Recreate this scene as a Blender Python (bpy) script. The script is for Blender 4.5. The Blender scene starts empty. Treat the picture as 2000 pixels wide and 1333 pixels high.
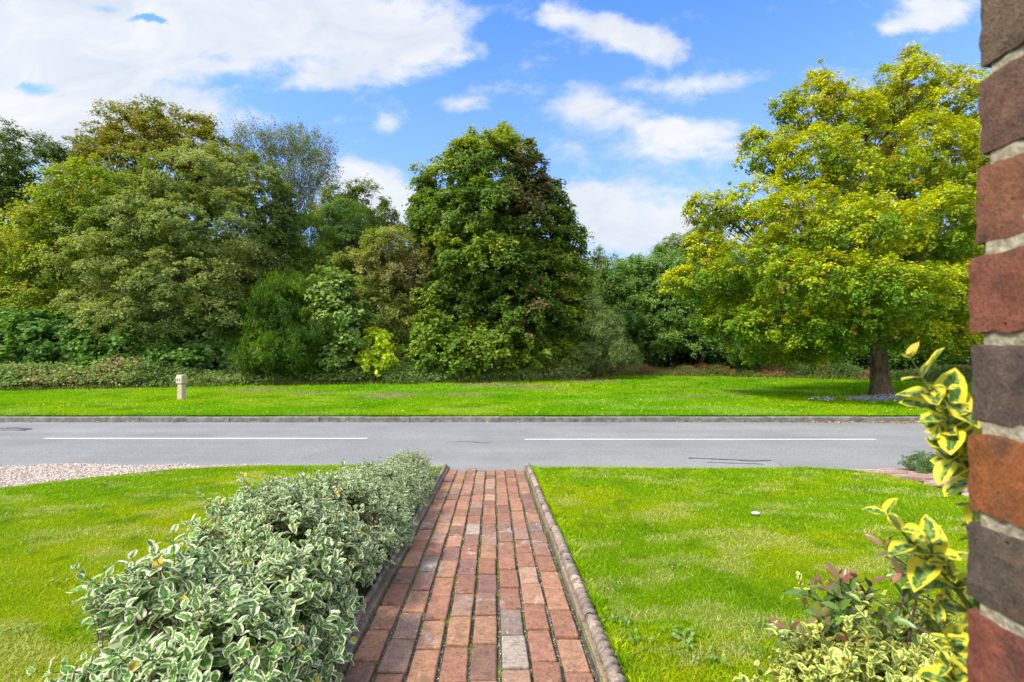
import bpy, math
import numpy as np
from mathutils import Vector

# ------------------------------------------------------------------ camera, world, sun, exposure
S = bpy.context.scene
COL = S.collection
F = 911.0 / 2000.0            # focal length / image width
HZ, CX, H = 690.0, 1000.0, 1.40

cam_d = bpy.data.cameras.new('camera'); cam = bpy.data.objects.new('camera', cam_d); COL.objects.link(cam)
cam_d.sensor_width = 36.0; cam_d.lens = 36.0 * F
cam_d.shift_y = (HZ - 666.5) / 2000.0
cam_d.clip_start = 0.02; cam_d.clip_end = 3000
cam.location = (0, 0, H); cam.rotation_euler = (math.radians(90), 0, 0)
cam_d.dof.use_dof = True; cam_d.dof.focus_distance = 5.5; cam_d.dof.aperture_fstop = 7.6
S.camera = cam

SUN_EL, SUN_ROT = math.radians(48), math.radians(-118)     # rotation from +Y, clockwise
w = bpy.data.worlds.new('World'); S.world = w; w.use_nodes = True
wn = w.node_tree.nodes; wl = w.node_tree.links; wn.clear()
def N(t, ty, **kw):
    n = t.nodes.new(ty)
    for k, v in kw.items(): setattr(n, k, v)
    return n
def put(t, sock, v):
    if isinstance(v, bpy.types.NodeSocket): t.links.new(v, sock)
    elif v is not None: sock.default_value = v
def MA(t, op, a, b=None, c=None, clamp=False):
    n = N(t, 'ShaderNodeMath', operation=op); n.use_clamp = clamp
    put(t, n.inputs[0], a); put(t, n.inputs[1], b); put(t, n.inputs[2], c)
    return n.outputs[0]
def VM(t, op, a, b=None, out=0):
    n = N(t, 'ShaderNodeVectorMath', operation=op)
    put(t, n.inputs[0], a); put(t, n.inputs[1], b)
    return n.outputs[out]
def NOISE(t, vec, scale, detail=4, rough=0.5, out='Fac', dist=0.0):
    n = N(t, 'ShaderNodeTexNoise'); put(t, n.inputs['Vector'], vec)
    n.inputs['Scale'].default_value = scale; n.inputs['Detail'].default_value = detail
    n.inputs['Roughness'].default_value = rough; n.inputs['Distortion'].default_value = dist
    return n.outputs[out]
def RAMP(t, fac, stops, interp='LINEAR'):
    n = N(t, 'ShaderNodeValToRGB'); n.color_ramp.interpolation = interp
    e = n.color_ramp.elements
    while len(e) < len(stops): e.new(0.5)
    for i, (p, c) in enumerate(stops):
        e[i].position = p; e[i].color = (*c, 1) if len(c) == 3 else c
    put(t, n.inputs[0], fac); return n.outputs[0]
def MIX(t, fac, a, b, mode='MIX'):
    n = N(t, 'ShaderNodeMix', data_type='RGBA', blend_type=mode)
    put(t, n.inputs[0], fac)
    for s, v in ((n.inputs[6], a), (n.inputs[7], b)):
        if isinstance(v, (tuple, list)): v = (*v[:3], 1)
        put(t, s, v)
    return n.outputs[2]
def SS(t, x, lo, hi):
    n = N(t, 'ShaderNodeMapRange', interpolation_type='SMOOTHSTEP')
    put(t, n.inputs[0], x); n.inputs[1].default_value = lo; n.inputs[2].default_value = hi
    return n.outputs[0]

T = w.node_tree
sky = N(T, 'ShaderNodeTexSky', sky_type='NISHITA'); sky.sun_disc = False
sky.sun_elevation = SUN_EL; sky.sun_rotation = SUN_ROT
sky.air_density = 1.0; sky.dust_density = 0.3; sky.ozone_density = 2.0
tc = N(T, 'ShaderNodeTexCoord').outputs['Generated']
sep = N(T, 'ShaderNodeSeparateXYZ'); put(T, sep.inputs[0], tc)
yy = MA(T, 'MAXIMUM', MA(T, 'ABSOLUTE', sep.outputs[1]), 0.06)
cmb = N(T, 'ShaderNodeCombineXYZ')
put(T, cmb.inputs[0], MA(T, 'DIVIDE', sep.outputs[0], yy)); put(T, cmb.inputs[1], MA(T, 'DIVIDE', sep.outputs[2], yy))
uv0 = cmb.outputs[0]
wr = NOISE(T, uv0, 7.0, 6, 0.65, 'Color')
wv = VM(T, 'MULTIPLY', VM(T, 'SUBTRACT', wr, (0.5, 0.5, 0.5)), (0.085, 0.06, 0.0))
uv = VM(T, 'ADD', uv0, wv)
BLOBS = [(120,50,300,120,.95),(470,45,260,75,.82),(700,70,170,75,.85),(860,60,50,45,.5),(20,130,180,70,.9),(-250,100,250,200,1.1),
 (330,130,220,60,.34),(600,150,170,40,.36),(90,250,240,60,.8),(370,235,120,45,.55),(480,200,130,30,.22),(-200,330,250,120,.6),
 (1085,28,34,22,.85),(1160,48,60,22,.75),(1235,78,70,30,.95),(1310,95,42,24,.75),
 (1830,25,65,34,1.0),(1750,55,45,16,.6),(1885,165,75,22,.55),
 (1155,214,72,30,1.1),(1320,250,130,30,.7),(1350,295,120,30,.72),(1170,385,95,42,.95),(1250,445,110,30,.72),(1330,420,60,40,.5),
 (893,200,38,13,.75),(762,232,28,18,.6),(700,340,60,36,.95),(765,390,60,40,.85),(1300,160,110,20,.3),(950,95,25,14,.4),(905,115,30,12,.4),
 (1280,470,260,60,.42),(700,420,160,60,.45),(1000,180,60,12,.30),(1180,165,90,16,.36),(1370,170,70,22,.36),(1440,155,40,14,.3),(1650,150,90,26,.38),(1100,300,60,18,.3),(560,120,70,20,-.35),
 (540,195,120,26,-.6),(620,110,60,14,-.4),(75,172,60,20,-1.15),(30,165,30,14,-.6),(215,22,50,9,-.8),(275,40,40,8,-.9),(300,45,40,10,-1.0),(430,110,60,14,-.6),(450,150,120,22,-.5)]
acc = None
for (px, py, rx, ry, a) in BLOBS:
    c = ((px - CX) / 911, (HZ - py) / 911, 0); s = (911 / rx, 911 / ry, 0)
    d = VM(T, 'MULTIPLY', VM(T, 'SUBTRACT', uv, c), s)
    q = VM(T, 'DOT_PRODUCT', d, d, out=1)
    e = MA(T, 'EXPONENT', MA(T, 'MULTIPLY', q, -0.8))
    acc = MA(T, 'MULTIPLY', e, a) if acc is None else MA(T, 'MULTIPLY_ADD', e, a, acc)
strv = VM(T, 'MULTIPLY', uv0, (1.0, 1.7, 1.0))
fb = NOISE(T, strv, 7.5, 11, 0.66, dist=0.25)
fb2 = NOISE(T, strv, 2.2, 6, 0.6)
fld = MA(T, 'ADD', acc, MA(T, 'MULTIPLY', MA(T, 'SUBTRACT', fb, 0.5), 2.0))
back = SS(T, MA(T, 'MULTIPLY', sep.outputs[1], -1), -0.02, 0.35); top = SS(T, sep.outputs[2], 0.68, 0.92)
fld = MA(T, 'ADD', fld, MA(T, 'MULTIPLY', MA(T, 'MAXIMUM', back, top), 0.50))  # extra out-of-view cloud cover behind and overhead, added for ambient fill
mask = SS(T, fld, 0.12, 0.92)
cshade = NOISE(T, strv, 4.0, 7, 0.6, dist=0.8)
ccol = RAMP(T, cshade, [(0.30, (0.72, 0.79, 0.88)), (0.50, (0.87, 0.91, 0.96)), (0.66, (1.0, 1.0, 1.0))])
SKYS = 0.10
skyc = MIX(T, 1.0, sky.outputs[0], (0.50, 0.82, 1.36), 'MULTIPLY')
cl = MIX(T, 1.0, ccol, (0.325 / SKYS,) * 3, 'MULTIPLY')
cl = MIX(T, MA(T, 'MAXIMUM', back, top), cl, MIX(T, 1.0, cl, (4.2, 4.0, 3.6), 'MULTIPLY'))  # out-of-view clouds behind and overhead boosted, added fill light for the tree fronts
skyc = MIX(T, MA(T, 'MULTIPLY', SS(T, sep.outputs[2], 0.66, 0.12), 0.70), skyc, (1.62, 2.25, 3.25))
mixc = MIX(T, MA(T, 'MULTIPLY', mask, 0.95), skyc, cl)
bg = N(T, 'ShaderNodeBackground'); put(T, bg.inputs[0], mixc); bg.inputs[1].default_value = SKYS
wo = N(T, 'ShaderNodeOutputWorld'); T.links.new(bg.outputs[0], wo.inputs[0])

sl = bpy.data.lights.new('sun', 'SUN'); sl.energy = 2.25; sl.angle = math.radians(9); sl.color = (1.0, 0.945, 0.84)
so = bpy.data.objects.new('sun', sl); COL.objects.link(so)
sdir = Vector((math.sin(SUN_ROT) * math.cos(SUN_EL), math.cos(SUN_ROT) * math.cos(SUN_EL), math.sin(SUN_EL)))
so.rotation_euler = sdir.to_track_quat('Z', 'Y').to_euler(); so.location = (0, 0, 30)
S.view_settings.view_transform = 'Standard'; S.view_settings.look = 'None'; S.view_settings.gamma = 1.0
S.view_settings.exposure = 1.6
S.cycles.max_bounces = 6; S.cycles.diffuse_bounces = 3; S.cycles.transmission_bounces = 4; S.cycles.glossy_bounces = 2

# ------------------------------------------------------------------ helpers
rng = np.random.default_rng(7)
def P(px, py, Y): return np.array([(px - CX) / 911 * Y, Y, H - (py - HZ) / 911 * Y])
def tag(o, label=None, cat=None, group=None, kind=None):
    if label: o['label'] = label
    if cat: o['category'] = cat
    if group: o['group'] = group
    if kind: o['kind'] = kind
    return o
def empty(name, loc, *a, **k):
    o = bpy.data.objects.new(name, None); o.empty_display_size = 0.1; COL.objects.link(o); o.location = [float(v) for v in loc]
    return tag(o, *a, **k)
def mesh(name, V, Fs, mat, parent=None, col=None, uv=None, smooth=False):
    """V (n,3); Fs one array (m,k) or a list of such arrays; col (n,3) per vertex; uv (n,2) per vertex"""
    V = np.asarray(V, dtype=np.float32)
    if parent is not None: V = V - np.array(parent.location, dtype=np.float32)
    if not isinstance(Fs, list): Fs = [Fs]
    Fs = [np.asarray(f, dtype=np.int32) for f in Fs if len(f)]
    me = bpy.data.meshes.new(name)
    me.vertices.add(len(V)); me.vertices.foreach_set('co', V.ravel())
    nl = sum(f.size for f in Fs); nf = sum(len(f) for f in Fs)
    me.loops.add(nl); idx = np.concatenate([f.ravel() for f in Fs]); me.loops.foreach_set('vertex_index', idx)
    me.polygons.add(nf)
    tot = np.concatenate([np.full(len(f), f.shape[1], dtype=np.int32) for f in Fs])
    st = np.concatenate([[0], np.cumsum(tot)[:-1]]).astype(np.int32)
    me.polygons.foreach_set('loop_start', st)
    me.polygons.foreach_set('use_smooth', np.full(nf, smooth))
    if uv is not None:
        l = me.uv_layers.new(name='UVMap'); l.data.foreach_set('uv', np.asarray(uv, dtype=np.float32)[idx].ravel())
    me.update(calc_edges=True)
    if col is not None:
        c = np.ones((len(V), 4), dtype=np.float32); c[:, :3] = col
        at = me.color_attributes.new('Col', 'FLOAT_COLOR', 'POINT'); at.data.foreach_set('color', c.ravel())
    me.validate()
    me.materials.append(mat)
    o = bpy.data.objects.new(name, me); COL.objects.link(o)
    if parent is not None: o.parent = parent
    return o
class Acc:
    """collects pieces of one mesh"""
    def __init__(s): s.v = []; s.f = {}; s.c = []; s.u = []; s.n = 0
    def add(s, V, Fs, col=None, uv=None):
        V = np.asarray(V, dtype=np.float64).reshape(-1, 3)
        for f in (Fs if isinstance(Fs, list) else [Fs]):
            f = np.asarray(f)
            if len(f): s.f.setdefault(f.shape[1], []).append(f + s.n)
        s.v.append(V); s.n += len(V)
        s.c.append(np.broadcast_to(np.asarray(col if col is not None else (1, 1, 1), dtype=np.float64), (len(V), 3)))
        s.u.append(np.zeros((len(V), 2)) if uv is None else uv)
    def build(s, name, mat, parent=None, smooth=False, uv=False):
        return mesh(name, np.concatenate(s.v), [np.concatenate(x) for x in s.f.values()], mat, parent,
                    np.concatenate(s.c), np.concatenate(s.u) if uv else None, smooth)
# value noise in numpy
_tab = np.random.default_rng(3).random((256, 256))
def vnoise(x, y, sc=1.0, off=0.0):
    x = np.asarray(x) * sc + off + 57.3; y = np.asarray(y) * sc + off * 1.7 + 31.7
    xi = np.floor(x).astype(int); yi = np.floor(y).astype(int); fx = x - xi; fy = y - yi
    fx = fx * fx * (3 - 2 * fx); fy = fy * fy * (3 - 2 * fy)
    g = lambda a, b: _tab[a & 255, b & 255]
    return (g(xi, yi) * (1 - fx) + g(xi + 1, yi) * fx) * (1 - fy) + (g(xi, yi + 1) * (1 - fx) + g(xi + 1, yi + 1) * fx) * fy
def fbm(x, y, sc=1.0, off=0.0, o=4):
    r = 0; a = 0.5; t = 0
    for i in range(o): r = r + a * vnoise(x, y, sc * 2 ** i, off + 9.1 * i); t += a; a *= 0.55
    return r / t
def nrm(v): return v / np.maximum(np.linalg.norm(v, axis=-1, keepdims=True), 1e-9)
def tube(acc, pts, rad, sides=6, col=(1, 1, 1)):
    pts = np.asarray(pts, float); n = len(pts); rad = np.broadcast_to(rad, (n,))
    tg = nrm(np.gradient(pts, axis=0)); up = np.array([0.31, 0.17, 0.93])
    a = nrm(np.cross(tg, up)); b = np.cross(tg, a)
    th = np.linspace(0, 2 * np.pi, sides, endpoint=False)
    V = pts[:, None, :] + rad[:, None, None] * (np.cos(th)[None, :, None] * a[:, None, :] + np.sin(th)[None, :, None] * b[:, None, :])
    i = np.arange(n - 1)[:, None] * sides; j = np.arange(sides)[None, :]; k = (j + 1) % sides
    Fq = np.stack([i + j, i + k, i + sides + k, i + sides + j], -1).reshape(-1, 4)
    acc.add(V.reshape(-1, 3), Fq, col)
def bez(a, b, c, n=6):
    t = np.linspace(0, 1, n)[:, None]; return (1 - t) ** 2 * a + 2 * t * (1 - t) * b + t * t * c
def box_vf(x0, x1, y0, y1, z0, z1):
    V = np.array([[x0,y0,z0],[x1,y0,z0],[x1,y1,z0],[x0,y1,z0],[x0,y0,z1],[x1,y0,z1],[x1,y1,z1],[x0,y1,z1]])
    Fq = np.array([[0,3,2,1],[4,5,6,7],[0,1,5,4],[1,2,6,5],[2,3,7,6],[3,0,4,7]])
    return V, Fq

# ------------------------------------------------------------------ materials
def newmat(name):
    m = bpy.data.materials.new(name); m.use_nodes = True; t = m.node_tree; t.nodes.clear()
    return m, t
def finish(t, sh, disp=None):
    o = N(t, 'ShaderNodeOutputMaterial'); t.links.new(sh, o.inputs[0])
def PR(t, col, rough=0.7, spec=0.3, bump=None, bstr=0.3, bdist=0.01):
    b = N(t, 'ShaderNodeBsdfPrincipled'); 
    if isinstance(col, tuple): col = (*col, 1)
    put(t, b.inputs['Base Color'], col); put(t, b.inputs['Roughness'], rough); b.inputs['Specular IOR Level'].default_value = spec
    if bump is not None:
        bn = N(t, 'ShaderNodeBump'); put(t, bn.inputs['Height'], bump); bn.inputs['Strength'].default_value = bstr; bn.inputs['Distance'].default_value = bdist
        t.links.new(bn.outputs[0], b.inputs['Normal'])
    return b
def ATT(t): return N(t, 'ShaderNodeAttribute', attribute_name='Col').outputs['Color']
def POS(t): return N(t, 'ShaderNodeNewGeometry').outputs['Position']
def leaf_mat(name, rough=0.5, spec=0.35, trans=0.3, tcol=(1.25, 1.3, 0.55)):
    m, t = newmat(name); c = ATT(t)
    b = PR(t, c, rough, spec)
    tr = N(t, 'ShaderNodeBsdfTranslucent'); put(t, tr.inputs[0], MIX(t, 1.0, c, tcol, 'MULTIPLY'))
    mx = N(t, 'ShaderNodeMixShader'); mx.inputs[0].default_value = trans
    t.links.new(b.outputs[0], mx.inputs[1]); t.links.new(tr.outputs[0], mx.inputs[2]); finish(t, mx.outputs[0]); return m
M_leaf = leaf_mat('tree leaf', 0.55, 0.16, 0.36)
M_grass = leaf_mat('grass blade', 0.8, 0.06, 0.40, (1.15, 1.15, 0.5))
def bark_mat(name, c1, c2, sc=14):
    m, t = newmat(name); p = VM(t, 'MULTIPLY', POS(t), (1, 1, 0.22))
    n = NOISE(t, p, sc, 6, 0.65); n2 = NOISE(t, POS(t), 40, 3)
    c = RAMP(t, n, [(0.35, c1), (0.62, c2)]); c = MIX(t, SS(t, n2, 0.62, 0.7), c, tuple(min(1, v * 1.9) for v in c2))
    finish(t, PR(t, c, 0.9, 0.15, n, 1.0, 0.04).outputs[0]); return m
M_bark = bark_mat('oak bark', (0.035, 0.026, 0.015), (0.15, 0.11, 0.065))
M_twig = bark_mat('branch bark', (0.05, 0.042, 0.03), (0.13, 0.11, 0.08), 20)
M_birch = bark_mat('birch bark', (0.05, 0.045, 0.04), (0.20, 0.185, 0.16), 8)
def simple_noise_mat(name, stops, sc, rough=0.85, spec=0.2, bs=0.3, bd=0.01, det=6, sq=(1, 1, 1)):
    m, t = newmat(name); p = VM(t, 'MULTIPLY', POS(t), sq); n = NOISE(t, p, sc, det, 0.6)
    finish(t, PR(t, RAMP(t, n, stops), rough, spec, n, bs, bd).outputs[0]); return m

# road
m, t = newmat('asphalt'); p = POS(t)
n1 = NOISE(t, p, 75, 5, 0.85); n2 = NOISE(t, p, 0.7, 5, 0.6); n3 = NOISE(t, VM(t, 'MULTIPLY', p, (0.12, 1.6, 1)), 1.0, 4); n4 = NOISE(t, p, 60, 4, 0.7)
c = RAMP(t, n1, [(0.32, (0.085, 0.083, 0.079)), (0.5, (0.178, 0.176, 0.168)), (0.70, (0.34, 0.335, 0.32))])
c = MIX(t, 1.0, c, RAMP(t, n2, [(0.3, (0.86,) * 3), (0.7, (1.1,) * 3)]), 'MULTIPLY')
c = MIX(t, 1.0, c, RAMP(t, n3, [(0.3, (0.88,) * 3), (0.7, (1.12, 1.11, 1.09))]), 'MULTIPLY')
c = MIX(t, SS(t, n4, 0.66, 0.74), c, (0.08, 0.075, 0.07))
finish(t, PR(t, c, 0.9, 0.2, n1, 0.5, 0.004).outputs[0]); M_road = m
m, t = newmat('road paint'); p = POS(t); n = NOISE(t, p, 60, 5, 0.7)
finish(t, PR(t, RAMP(t, n, [(0.40, (0.30, 0.30, 0.29)), (0.52, (0.52, 0.52, 0.50))]), 0.7, 0.3, n, 0.3, 0.003).outputs[0]); M_paint = m
M_patch = simple_noise_mat('patched asphalt', [(0.3, (0.13, 0.13, 0.125)), (0.5, (0.20, 0.20, 0.195)), (0.7, (0.36, 0.355, 0.345))], 110, 0.95, 0.1, 0.8, 0.01)
M_crack = simple_noise_mat('cracked asphalt edge', [(0.3, (0.045, 0.04, 0.038)), (0.7, (0.10, 0.09, 0.085))], 60)
M_kerb = simple_noise_mat('kerb concrete', [(0.3, (0.07, 0.068, 0.06)), (0.5, (0.125, 0.12, 0.105)), (0.7, (0.20, 0.19, 0.165))], 9, bs=0.5)
M_soil = simple_noise_mat('woodland soil', [(0.3, (0.03, 0.024, 0.014)), (0.7, (0.09, 0.07, 0.035))], 3)
M_dirt = simple_noise_mat('joint dirt', [(0.34, (0.035, 0.03, 0.022)), (0.5, (0.085, 0.075, 0.05)), (0.58, (0.06, 0.085, 0.02)), (0.7, (0.17, 0.155, 0.11))], 18, bs=0.8, bd=0.01)
m, t = newmat('turf base'); c = ATT(t); n = NOISE(t, POS(t), 90, 4, 0.7)
c = MIX(t, 1.0, c, RAMP(t, n, [(0.3, (0.45,) * 3), (0.7, (1.2,) * 3)]), 'MULTIPLY')
finish(t, PR(t, c, 0.95, 0.02, n, 0.8, 0.02).outputs[0]); M_turf = m
# fired brick with per-brick colour, speckle and pale bloom
def brick_mat(name, pit, bloom, blo=0.60, bhi=0.72, bs=0.6, bd=0.003, soot=0.35):
    m, t = newmat(name); c = ATT(t); p = POS(t)
    n1 = NOISE(t, p, pit, 5, 0.7); n2 = NOISE(t, p, pit * 0.22, 5, 0.65); n3 = NOISE(t, p, bloom, 6, 0.7, dist=0.6); n4 = NOISE(t, p, pit * .9, 3, 0.7)
    c = MIX(t, 1.0, c, RAMP(t, n2, [(0.28, (0.62, 0.66, 0.70)), (0.5, (1, 1, 1)), (0.72, (1.28, 1.2, 1.1))]), 'MULTIPLY')
    c = MIX(t, 1.0, c, RAMP(t, n1, [(0.3, (0.55,) * 3), (0.5, (1,) * 3), (0.75, (1.35,) * 3)]), 'MULTIPLY')
    c = MIX(t, MA(t, 'MULTIPLY', SS(t, n4, 0.575, 0.65), soot), c, (0.045, 0.035, 0.03))
    c = MIX(t, MA(t, 'MULTIPLY', MA(t, 'MULTIPLY', SS(t, n3, blo, bhi), SS(t, n1, 0.35, 0.6)), 0.75), c, (0.48, 0.45, 0.40))
    finish(t, PR(t, c, 0.88, 0.2, MA(t, 'ADD', n1, MA(t, 'MULTIPLY', n4, -0.6)), bs, bd).outputs[0]); return m
M_paver = brick_mat('brick paver', 110, 5.5, 0.57, 0.70, soot=0.7)
m, t = newmat('pier brick'); c = ATT(t); p = POS(t)
n1 = NOISE(t, p, 420, 4, 0.75); n2 = NOISE(t, p, 60, 6, 0.7, dist=0.5); n3 = NOISE(t, p, 26, 5, 0.65); n4 = NOISE(t, p, 150, 2, 0.5); n5 = NOISE(t, VM(t, 'ADD', p, (3.1, 1.7, 5.2)), 22, 5, 0.7, dist=0.8)
c = MIX(t, MA(t, 'MULTIPLY', SS(t, n3, 0.50, 0.68), 0.55), c, (0.075, 0.058, 0.050))
c = MIX(t, MA(t, 'MULTIPLY', SS(t, n5, 0.58, 0.74), 0.35), c, (0.24, 0.095, 0.035))
c = MIX(t, 1.0, c, RAMP(t, n2, [(0.28, (0.60, 0.62, 0.66)), (0.5, (1, 1, 1)), (0.75, (1.45, 1.38, 1.30))]), 'MULTIPLY')
c = MIX(t, 1.0, c, RAMP(t, n1, [(0.3, (0.60,) * 3), (0.5, (1,) * 3), (0.75, (1.4,) * 3)]), 'MULTIPLY')
c = MIX(t, MA(t, 'MULTIPLY', SS(t, n4, 0.70, 0.76), 0.9), c, (0.012, 0.010, 0.009))
c = MIX(t, MA(t, 'MULTIPLY', SS(t, NOISE(t, p, 38, 3, 0.6), 0.72, 0.76), 0.35), c, (0.24, 0.23, 0.21))
finish(t, PR(t, c, 0.92, 0.12, MA(t, 'ADD', n1, MA(t, 'MULTIPLY', n2, 1.5)), 0.9, 0.004).outputs[0]); M_pierb = m
M_mortar = simple_noise_mat('lime mortar', [(0.3, (0.16, 0.13, 0.08)), (0.5, (0.275, 0.235, 0.15)), (0.7, (0.40, 0.35, 0.24))], 160, bs=1.0, bd=0.004)
M_rope = brick_mat('salt glazed clay', 90, 9, 0.55, 0.72)
M_gravel = simple_noise_mat('gravel bed', [(0.3, (0.16, 0.12, 0.10)), (0.5, (0.36, 0.29, 0.25)), (0.7, (0.55, 0.48, 0.43))], 45, bs=1.0, bd=0.02)
m, t = newmat('gravel stone'); finish(t, PR(t, ATT(t), 0.85, 0.25).outputs[0]); M_stone = m
# variegated leaves: UV x along the leaf, y across it
def varieg(name, cen1, cen2, margin, thr=0.52, trans=0.22):
    m, t = newmat(name); a = ATT(t)
    u = N(t, 'ShaderNodeUVMap', uv_map='UVMap').outputs[0]; s = N(t, 'ShaderNodeSeparateXYZ'); put(t, s.inputs[0], u)
    sc = N(t, 'ShaderNodeSeparateColor'); put(t, sc.inputs[0], a)      # Col.r = brightness, g = seed, b = margin bias
    cv = N(t, 'ShaderNodeCombineXYZ'); put(t, cv.inputs[0], s.outputs[0]); put(t, cv.inputs[1], MA(t, 'MULTIPLY', s.outputs[1], .6)); put(t, cv.inputs[2], MA(t, 'MULTIPLY', sc.outputs[1], 40))
    n = NOISE(t, cv.outputs[0], 5.5, 3, 0.6)
    v = MA(t, 'MULTIPLY', MA(t, 'ABSOLUTE', MA(t, 'SUBTRACT', s.outputs[1], 0.5)), 2)
    tip = MA(t, 'MULTIPLY', MA(t, 'SUBTRACT', s.outputs[0], 0.72), 2.6)
    e = MA(t, 'ADD', MA(t, 'MAXIMUM', v, tip), MA(t, 'MULTIPLY', MA(t, 'SUBTRACT', n, 0.5), 0.9))
    e = MA(t, 'ADD', e, MA(t, 'SUBTRACT', sc.outputs[2], 0.5))
    k = SS(t, e, thr - 0.04, thr + 0.05)
    g = MIX(t, SS(t, n, 0.45, 0.56), cen1, cen2)
    vein = SS(t, MA(t, 'ABSOLUTE', MA(t, 'SUBTRACT', s.outputs[1], 0.5)), 0.05, 0.015)
    g = MIX(t, MA(t, 'MULTIPLY', vein, 0.18), g, margin)
    c = MIX(t, k, g, margin); c = MIX(t, SS(t, sc.outputs[1], 0.986, 0.988), c, (0.55, 0.38, 0.04)); c = MIX(t, 1.0, c, sc.outputs[0], 'MULTIPLY')
    b = PR(t, c, 0.5, 0.18); tr = N(t, 'ShaderNodeBsdfTranslucent'); put(t, tr.inputs[0], c)
    mx = N(t, 'ShaderNodeMixShader'); mx.inputs[0].default_value = trans
    t.links.new(b.outputs[0], mx.inputs[1]); t.links.new(tr.outputs[0], mx.inputs[2]); finish(t, mx.outputs[0]); return m
M_silver = varieg('silver variegated leaf', (0.070, 0.19, 0.018), (0.18, 0.33, 0.07), (0.84, 0.83, 0.54), 0.66, 0.34)
M_gold = varieg('golden variegated leaf', (0.06, 0.14, 0.03), (0.22, 0.33, 0.07), (0.68, 0.60, 0.04), 0.52, 0.30)
M_goldpale = varieg('pale golden variegated leaf', (0.08, 0.19, 0.04), (0.24, 0.36, 0.10), (0.82, 0.76, 0.17), 0.50, 0.34)
M_stem = simple_noise_mat('shrub stem', [(0.3, (0.05, 0.03, 0.02)), (0.7, (0.16, 0.10, 0.065))], 60)
M_gstem = simple_noise_mat('green shoot', [(0.3, (0.10, 0.14, 0.03)), (0.7, (0.22, 0.24, 0.06))], 60)
M_red = leaf_mat('red tipped leaf', 0.3, 0.5, 0.25, (1.3, 0.9, 0.6))

# ------------------------------------------------------------------ terrain
def gz(x, y): return 0.354 - 0.0615 * np.asarray(y)          # front garden falls towards the road
def lawn_z(x, y): return gz(x, y) + 0.012 + 0.05 * (fbm(x, y, 0.55, 3.0, 2) - 0.5) * np.clip((5.7 - y) / 1.0, 0, 1)
# verge ground height and where the woodland begins
ET = (np.array([-1600, -300, 0, 350, 500, 800, 1000, 1130, 1185, 1400, 1600, 1900, 2300, 4000]) - CX) / 911
EY = np.array([13.5, 14.5, 15.6, 17.4, 18.6, 19.3, 20.8, 21.8, 25.5, 25.5, 23.0, 19.6, 18.0, 16])
def edge_y(x):
    y = np.full(np.shape(x), 19.0)
    for _ in range(25): y = 0.5 * y + 0.5 * np.interp(np.asarray(x) / y, ET, EY)
    return y
def verge_z(x, y): return 0.115 + 0.05 * (fbm(x, y, 0.25, 5.0, 2) - 0.5) * np.clip((y - 9.7) / 1.5, 0, 1)
LP = [(-0.785, 0.0), (-0.785, 1.4), (-0.785, 1.6), (-0.93, 5.6)]
def grid_sheet(name, xs, ys, zf, mat, colf=None, inside=None, **kw):
    X, Yg = np.meshgrid(xs, ys); V = np.stack([X, Yg, zf(X, Yg)], -1).reshape(-1, 3)
    nx, ny = len(xs), len(ys); i = np.arange(ny - 1)[:, None] * nx + np.arange(nx - 1)[None, :]
    Fq = np.stack([i, i + 1, i + nx + 1, i + nx], -1).reshape(-1, 4)
    if inside is not None:
        c = V[Fq].mean(1); Fq = Fq[inside(c[:, 0], c[:, 1])]
    o = mesh(name, V, Fq, mat, None, colf(V[:, 0], V[:, 1]) if colf else None, None, True)
    tag(o, kind='structure', **kw); return o
V, Fq = box_vf(-900, 900, -300, 2200, -1.0, -0.08)
g = mesh('ground', V, Fq, M_soil); tag(g, kind='structure')

# path geometry: s along path (world Y), t lateral
def path_c(y): return -0.147 - 0.039 * (np.asarray(y) - 1.62)
PW = 0.449
def in_lawn_right(x, y):
    xr = np.interp(y, [-2, 0, 3.5, 4.3, 4.8, 5.2, 5.45, 5.6], [7, 5.6, 4.35, 4.15, 4.2, 4.15, 4.0, 3.6])
    return (x > path_c(y) + PW + 0.03) & (x < xr) & (y < 5.60 + 0.03 * np.sin(x * 2.1))
def in_lawn_left(x, y):
    xl = np.interp(y, [-2, 2.5, 3.5, 4.54, 5.0, 5.5, 5.75], [-9, -7.4, -6.1, -4.98, -4.6, -4.03, -3.0])
    yt = np.interp(x, [-4, -3, -2, -1, 0], [5.55, 5.74, 5.74, 5.66, 5.62])
    return (x < path_c(y) - PW - 0.05) & (x > xl) & (y < yt)
G1 = np.array([0.190, 0.335, 0.003]); G2 = np.array([0.310, 0.390, 0.004]); G3 = np.array([0.46, 0.44, 0.10]); G4 = np.array([0.12, 0.25, 0.003])
def grass_col(x, y, near=True):
    a = fbm(x, y, 1.5 if near else 0.35, 1.0, 3); b = fbm(x * 0.6 + y * 0.5, y * 1.3 - x * 0.3, 4.2 if near else 0.8, 4.0, 4); d = fbm(x, y, 5.0 if near else 1.6, 8.0, 3)
    k = np.clip((a - 0.40) * 3.2, 0, 1)[..., None]; c = G1 * (1 - k) + G2 * k
    s = np.clip((b - 0.58) * 5, 0, 0.32)[..., None]; c = c * (1 - s) + G3 * s
    q = np.clip((d - 0.58) * 4, 0, 0.75)[..., None]; c = c * (1 - q) + G4 * q
    return c
DRY = [(500, 764, 50, 5), (760, 773, 55, 6), (900, 772, 60, 3), (1050, 757, 60, 4), (960, 752, 70, 3), (600, 770, 40, 3), (1340, 775, 40, 2), (1150, 745, 60, 3)]
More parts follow.
